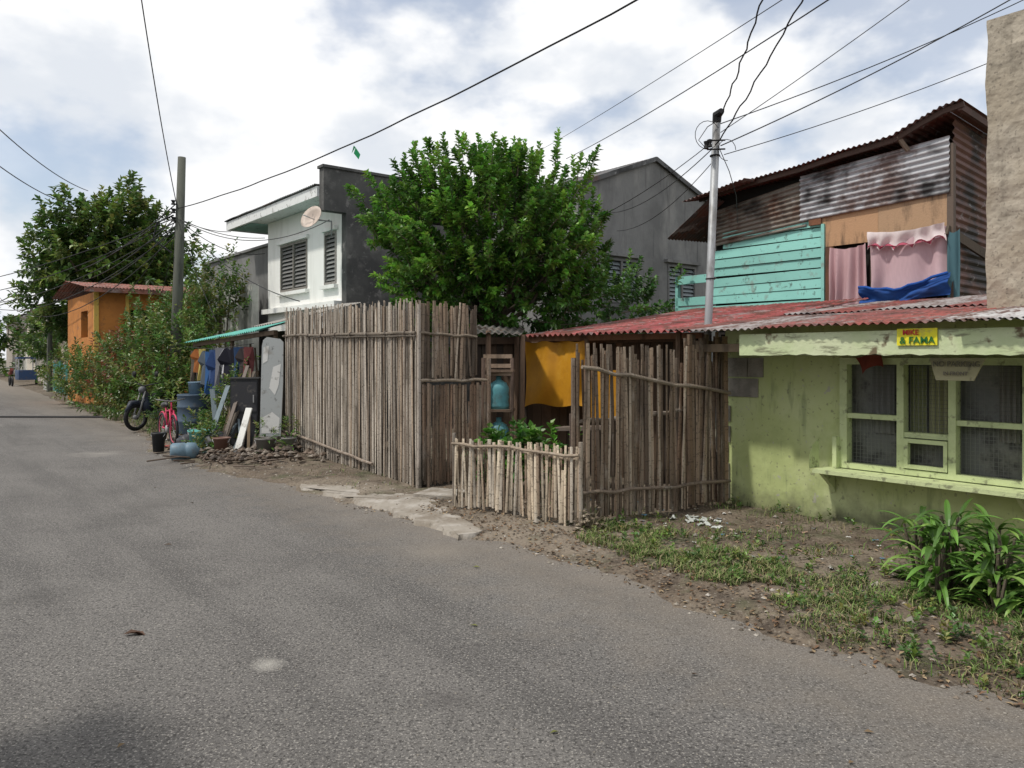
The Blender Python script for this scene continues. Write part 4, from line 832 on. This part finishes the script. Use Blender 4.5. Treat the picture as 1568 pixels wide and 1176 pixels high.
mb = MB(); c = (-6.55, 15.9, .02); mb.lathe(c, [(.001, 0), (.30, 0), (.31, .03), (.31, .27), (.325, .29), (.31, .31), (.31, .56), (.325, .58), (.31, .6), (.31, .80), (.325, .82), (.30, .84), (.28, .78), (.001, .76)], 28, (.055, .085, .125)); mb.build('body', 'plastic', g, smooth=True)
mb = MB(); mb.lathe((-6.5, 15.9, .85), [(.001, 0), (.13, 0), (.15, .24), (.16, .25), (.14, .26), (.12, .03), (.001, .03)], 18, (.15, .24, .33)); mb.build('wash_pail', 'plastic', smooth=True)
def pail(name, c, r, h, col):
    mb = MB(); mb.lathe(c, [(.001, 0), (r*.78, 0), (r*.97, h*.9), (r*1.08, h*.92), (r*1.08, h), (r*.95, h), (r*.75, .02), (.001, .02)], 20, col)
    c = Vector(c); mb.tube([c+Vector((r*1.05*math.cos(a), -.02-r*.3*math.sin(a), h-.02-r*.7*math.sin(a))) for a in [i*math.pi/10 for i in range(11)]], .006, 5, (.5, .5, .5)); return mb.build(name, 'plastic', smooth=True)
pail('teal_bucket', (-5.25, 13.0, .05), .18, .34, (.12, .42, .38)); pail('black_bin', (-5.92, 12.95, .03), .11, .32, (.02, .022, .025)); pail('plant_pot', (-3.85, 12.1, .05), .16, .3, (.16, .15, .14)); pail('plant_pot', (-3.62, 12.55, .05), .12, .26, (.22, .21, .2))
pail('grey_basin', (-6.0, 15.1, .04), .26, .2, (.2, .21, .22)); pail('grey_basin', (-5.0, 14.2, .6), .26, .18, (.3, .26, .24)); pail('plant_pot', (-4.6, 12.25, .1), .13, .24, (.16, .09, .07)); pail('plant_pot', (-7.0, 16.6, .1), .16, .3, (.12, .12, .12))
mb = MB(); c = Vector((-5.3, 12.0, .14)); ax = Vector((.9, .3, 0)); mb.lathe(c, [(.001, 0), (.11, 0), (.135, .03), (.14, .2), (.125, .22), (.14, .24), (.135, .36), (.06, .40), (.04, .43), (.001, .43)], 20, (.12, .19, .24), 0, ax); mb.build('plastic_container', 'plastic', smooth=True)
mb = MB()
for (x, y, z, r) in ((-5.6, 14.3, .16, .2), (-4.9, 12.8, .2, .2), (-7.2, 16.9, .2, .26), (-5.75, 13.7, .12, .17)):
    mb.grid(lambda u, v: Vector((x, y, z))+Vector((math.cos(u*6.283)*math.sin(v*3.1416), math.sin(u*6.283)*math.sin(v*3.1416), math.cos(v*3.1416)*.8))*r*(1+.3*noise.noise((math.cos(u*6.283)*2+x, math.sin(u*6.283)*2, v*5))), 18, 10, (.04, .042, .05))
mb.build('refuse_sacks', 'plastic', smooth=True)
mb = MB()
for k in range(14):
    x = -4.6+R.uniform(-.6, .5); mb.beam((x, 12.7+R.uniform(-.2, .3), .05), (x+R.uniform(-.4, .4), 13.3, R.uniform(.4, 1.5)), R.uniform(.03, .10), .02, jit(R.choice([(.2, .15, .1), (.18, .15, .13), (.12, .1, .08), (.16, .2, .22)]), .2))
mb.build('scrap_timber', 'wood')
mb = MB()
for k, (x, y) in enumerate(((-3.85, 12.1), (-3.62, 12.55), (-7.0, 16.6))): clump(mb, x, y, .35, 24, .22, SP); crown(mb, (x, y, .48), (.15, .15, .12), 14, 8, .06, .03, GR, .1)
mb.build('potted_plant', 'leaf')
def loc(o, hd):
    h = Vector((math.cos(hd), math.sin(hd), 0)); sd = Vector((-h.y, h.x, 0)); o = Vector(o)
    return (lambda x, y, z: o+h*x+sd*y+ZV*z), h, sd
g = empty('pink_bicycle'); L_, h, sd = loc((-6.32, 14.2, .03), rad(-52))
mb = MB()
for x in (-.38, .38): mb.torus(L_(x, 0, .27), sd, .25, .025, 28, 6)
mb.build('tyres', 'black', g, smooth=True)
mb = MB(); PK = (.52, .035, .10)
for x in (-.38, .38):
    for k in range(12): a = k*math.pi/6; mb.tube([L_(x, 0, .27), L_(x+.24*math.cos(a), 0, .27+.24*math.sin(a))], .002, 3, (.5, .5, .5))
    mb.torus(L_(x, 0, .27), sd, .22, .010, 28, 4, (.5, .1, .14))
for a, b in (((-.38, .02, .27), (-.12, .0, .60)), ((-.38, 0, .27), (-.05, 0, .26)), ((-.05, 0, .26), (-.14, 0, .68)), ((-.05, 0, .26), (.27, 0, .58)), ((-.12, 0, .58), (.26, 0, .64)), ((.38, .04, .27), (.25, .03, .62)), ((.38, -.04, .27), (.25, -.03, .62)), ((.25, 0, .6), (.22, 0, .78))): mb.tube([L_(*a), L_(*b)], .016, 7, PK)
mb.tube([L_(.18, -.25, .82), L_(.24, 0, .78), L_(.18, .25, .82)], .012, 6, (.2, .2, .2)); mb.lathe(L_(-.05, 0, .26), [(.001, -.02), (.07, -.02), (.07, .02), (.001, .02)], 14, (.3, .3, .3), 0, sd)
mb.tube([L_(-.28, 0, .69), L_(-.14, 0, .71), (L_(-.03, 0, .70))], [.06, .05, .02], 8, (.03, .03, .03))
for x in (-.38, .38): mb.tube([L_(x+.29*math.cos(a), 0, .27+.29*math.sin(a)) for a in [rad(40+i*14) for i in range(8)]], .014, 6, PK)
mb.build('frame', 'plastic', g, smooth=True)
g = empty('motorcycle'); L_, h, sd = loc((-7.85, 17.2, .03), rad(-115))
mb = MB()
for x in (-.6, .6): mb.torus(L_(x, 0, .29), sd, .25, .045, 28, 8)
mb.tube([L_(-.62, 0, .78), L_(-.3, 0, .80), L_(.05, 0, .76), L_(.15, 0, .72)], [.07, .11, .10, .05], 10)
mb.tube([L_(.33, -.36, 1.02), L_(.38, -.12, .98), L_(.40, 0, .95), L_(.38, .12, .98), L_(.33, .36, 1.02)], .016, 6)
for y in (-.3, .3): mb.tube([L_(.36, y, 1.02), L_(.36, y*1.15, 1.2)], .007, 5); mb.lathe(L_(.36, y*1.15, 1.22), [(.001, -.01), (.06, -.01), (.06, .01), (.001, .01)], 12, (1, 1, 1), 0, h)
mb.build('tyres_seat_bars', 'black', g, smooth=True)
mb = MB()
for y in (-.07, .07): mb.tube([L_(.6, y, .29), L_(.42, y, .85)], .022, 7, (.2, .2, .2)); mb.tube([L_(-.6, y*1.6, .29), L_(-.42, y*1.6, .68)], .02, 7, (.2, .2, .2))
mb.tube([L_(.42, 0, .88), L_(.25, 0, .62), L_(.1, 0, .42), L_(-.2, 0, .38), L_(-.35, 0, .62), L_(-.6, 0, .68)], [.05, .09, .12, .13, .10, .05], 10, (.02, .025, .035))
mb.tube([L_(.38, 0, .72), L_(.34, .0, .55), L_(.3, 0, .35)], [.06, .16, .08], 10, (.022, .03, .05)); mb.lathe(L_(.46, 0, .88), [(.001, .05), (.06, .035), (.075, 0), (.07, -.08), (.001, -.1)], 14, (.12, .12, .13), 0, h)
mb.tube([L_(.85, 0, .42), L_(.72, 0, .60), L_(.5, 0, .60), L_(.36, 0, .5)], [.03, .06, .06, .03], 8, (.02, .025, .04)); mb.tube([L_(.0, .12, .25), L_(-.4, .16, .28), L_(-.75, .17, .34)], [.02, .045, .05], 8, (.2, .2, .2))
mb.lathe(L_(.05, 0, .34), [(.001, -.14), (.12, -.12), (.14, 0), (.12, .12), (.001, .14)], 12, (.12, .12, .13), 0, sd)
for x in (-.6, .6): mb.lathe(L_(x, 0, .29), [(.001, -.04), (.05, -.04), (.05, .04), (.001, .04)], 10, (.15, .15, .15), 0, sd); [mb.tube([L_(x, 0, .29), L_(x+.22*math.cos(k*.7), 0, .29+.22*math.sin(k*.7))], .004, 4, (.2, .2, .2)) for k in range(9)]
mb.build('body', 'plastic', g, smooth=True)
g = empty('metal_fence'); mb = MB()
s_ = 31.
while s_ < 40:
    mb.bx(STF, s_, s_+.05, 5.6, 5.63, .1, 1.4+.1*math.sin(s_*3), (.10, .33, .30)); s_ += .16
for z in (.3, 1.2): mb.bx(STF, 31, 40, 5.64, 5.68, z, z+.06, (.2, .4, .36))
for s_ in (31, 33.2, 35.4, 37.6, 39.8): mb.bx(STF, s_+.06, s_+.12, 5.69, 5.74, 0, 1.6, (.33, .3, .27))
mb.build('pickets_and_posts', 'paint', g)
mb = MB(); mb.bx(STF, 31, 44, 5.75, 5.85, 0, .7, (.4, .38, .34)); mb.build('low_wall', 'oldwall')
g = empty('roadside_stall'); mb = MB(); mb.corr(ST(32, 5.8, 2.3), ST(37, 5.8, 2.3), ST(37, 8.4, 2.7), ST(32, 8.4, 2.7), 40, .02, (.35, .40, .40)); mb.bx(STF, 32, 37, 7.9, 8.0, 0, 2.5, (.2, .17, .14))
for s_ in (32.1, 36.9): mb.tube([ST(s_, 5.9, 0), ST(s_, 5.9, 2.3)], .05, 6, (.2, .2, .2))
mb.build('frame_and_roof', 'paint', g)
g = empty('parked_tricycle'); L_, h, sd = loc(ST(52, 5.2, 0), math.atan2(-U.y, -U.x)); mb = MB()
F = (L_(0, 0, 0), h, sd)
mb.bx(F, -.9, .7, .3, 1.2, .35, .9, (.04, .08, .18)); mb.bx(F, -.9, .5, .28, 1.22, 1.55, 1.65, (.04, .08, .18))
for (x, y) in ((-.85, .33), (-.85, 1.17), (.45, .33), (.45, 1.17)): mb.tube([L_(x, y, .9), L_(x, y, 1.55)], .03, 5, (.5, .5, .5))
mb.tube([L_(-.5, 0, .7), L_(.1, 0, .75), L_(.4, 0, .95)], .1, 8, (.2, .05, .04)); mb.tube([L_(.4, -.35, 1.05), L_(.4, .3, 1.05)], .02, 5, (.3, .3, .3)); mb.build('sidecar_body', 'plastic', g)
mb = MB()
for (x, y) in ((-.6, 0), (.65, 0), (-.1, 1.25)): mb.torus(L_(x, y, .28), sd, .23, .05, 20, 6)
mb.build('tyres', 'black', g)

# ------------------------------------------------------------ world, sun, camera
w = bpy.data.worlds.new('World'); sc.world = w; w.use_nodes = True; nt = w.node_tree; n = nt.nodes; l = nt.links
bg = n['Background']; out = n['World Output']
elev = rad(58); H = (-N*.95+U*.31).normalized(); sunv = H*math.cos(elev)+ZV*math.sin(elev)
sky = n.new('ShaderNodeTexSky'); sky.sky_type = 'NISHITA'; sky.sun_disc = False; sky.sun_elevation = elev; sky.sun_rotation = math.atan2(H.x, H.y); sky.dust_density = 2.0
l.new(sky.outputs[0], bg.inputs[0]); bg.inputs[1].default_value = .15
tc = n.new('ShaderNodeTexCoord')
def nz(scale, st, off, detail=6, rough=.55, dist=0.):
    mp = n.new('ShaderNodeMapping'); mp.inputs['Scale'].default_value = st; mp.inputs['Location'].default_value = off
    l.new(tc.outputs['Generated'], mp.inputs[0]); t = n.new('ShaderNodeTexNoise'); t.inputs['Scale'].default_value = scale; t.inputs['Detail'].default_value = detail; t.inputs['Roughness'].default_value = rough; t.inputs['Distortion'].default_value = dist
    l.new(mp.outputs[0], t.inputs['Vector']); return t.outputs['Fac']
def mr(x, a, b, c, d):
    r = n.new('ShaderNodeMapRange'); r.interpolation_type = 'SMOOTHSTEP'
    for i, v in enumerate((a, b, c, d)): r.inputs[i+1].default_value = v
    l.new(x, r.inputs[0]); return r.outputs[0]
cover = mr(nz(3.4, (1, 1, 1.7), (.3, .1, .0), 6, .52), .40, .52, .38, 1.0)
shade = mr(nz(5.2, (1, 1, 1.7), (2.1, 1.7, .4), 5, .5), .34, .52, 0, 1)
cc = n.new('ShaderNodeMix'); cc.data_type = 'RGBA'; cc.inputs[6].default_value = (.76, .80, .86, 1); cc.inputs[7].default_value = (1.04, 1.04, 1.04, 1); l.new(shade, cc.inputs[0])
b2 = n.new('ShaderNodeBackground'); b2.inputs[1].default_value = 1.03; l.new(cc.outputs[2], b2.inputs[0])
ms = n.new('ShaderNodeMixShader'); l.new(cover, ms.inputs[0]); l.new(bg.outputs[0], ms.inputs[1]); l.new(b2.outputs[0], ms.inputs[2]); l.new(ms.outputs[0], out.inputs[0])
sl = bpy.data.lights.new('sun', 'SUN'); sl.energy = 2.8; sl.angle = rad(3.0); sl.color = (1, .95, .87)
so = bpy.data.objects.new('sun', sl); sc.collection.objects.link(so); so.rotation_euler = sunv.to_track_quat('Z', 'Y').to_euler()
cam = bpy.data.cameras.new('camera'); co = bpy.data.objects.new('camera', cam); sc.collection.objects.link(co)
co.location = (0, 0, 1.6); co.rotation_euler = (rad(90), 0, 0); cam.sensor_width = 36; cam.lens = 27.18; cam.shift_y = -.0255; cam.clip_end = 2000; cam.clip_start = .05
sc.camera = co
sc.view_settings.view_transform = 'Standard'; sc.view_settings.look = 'None'; sc.view_settings.exposure = 0
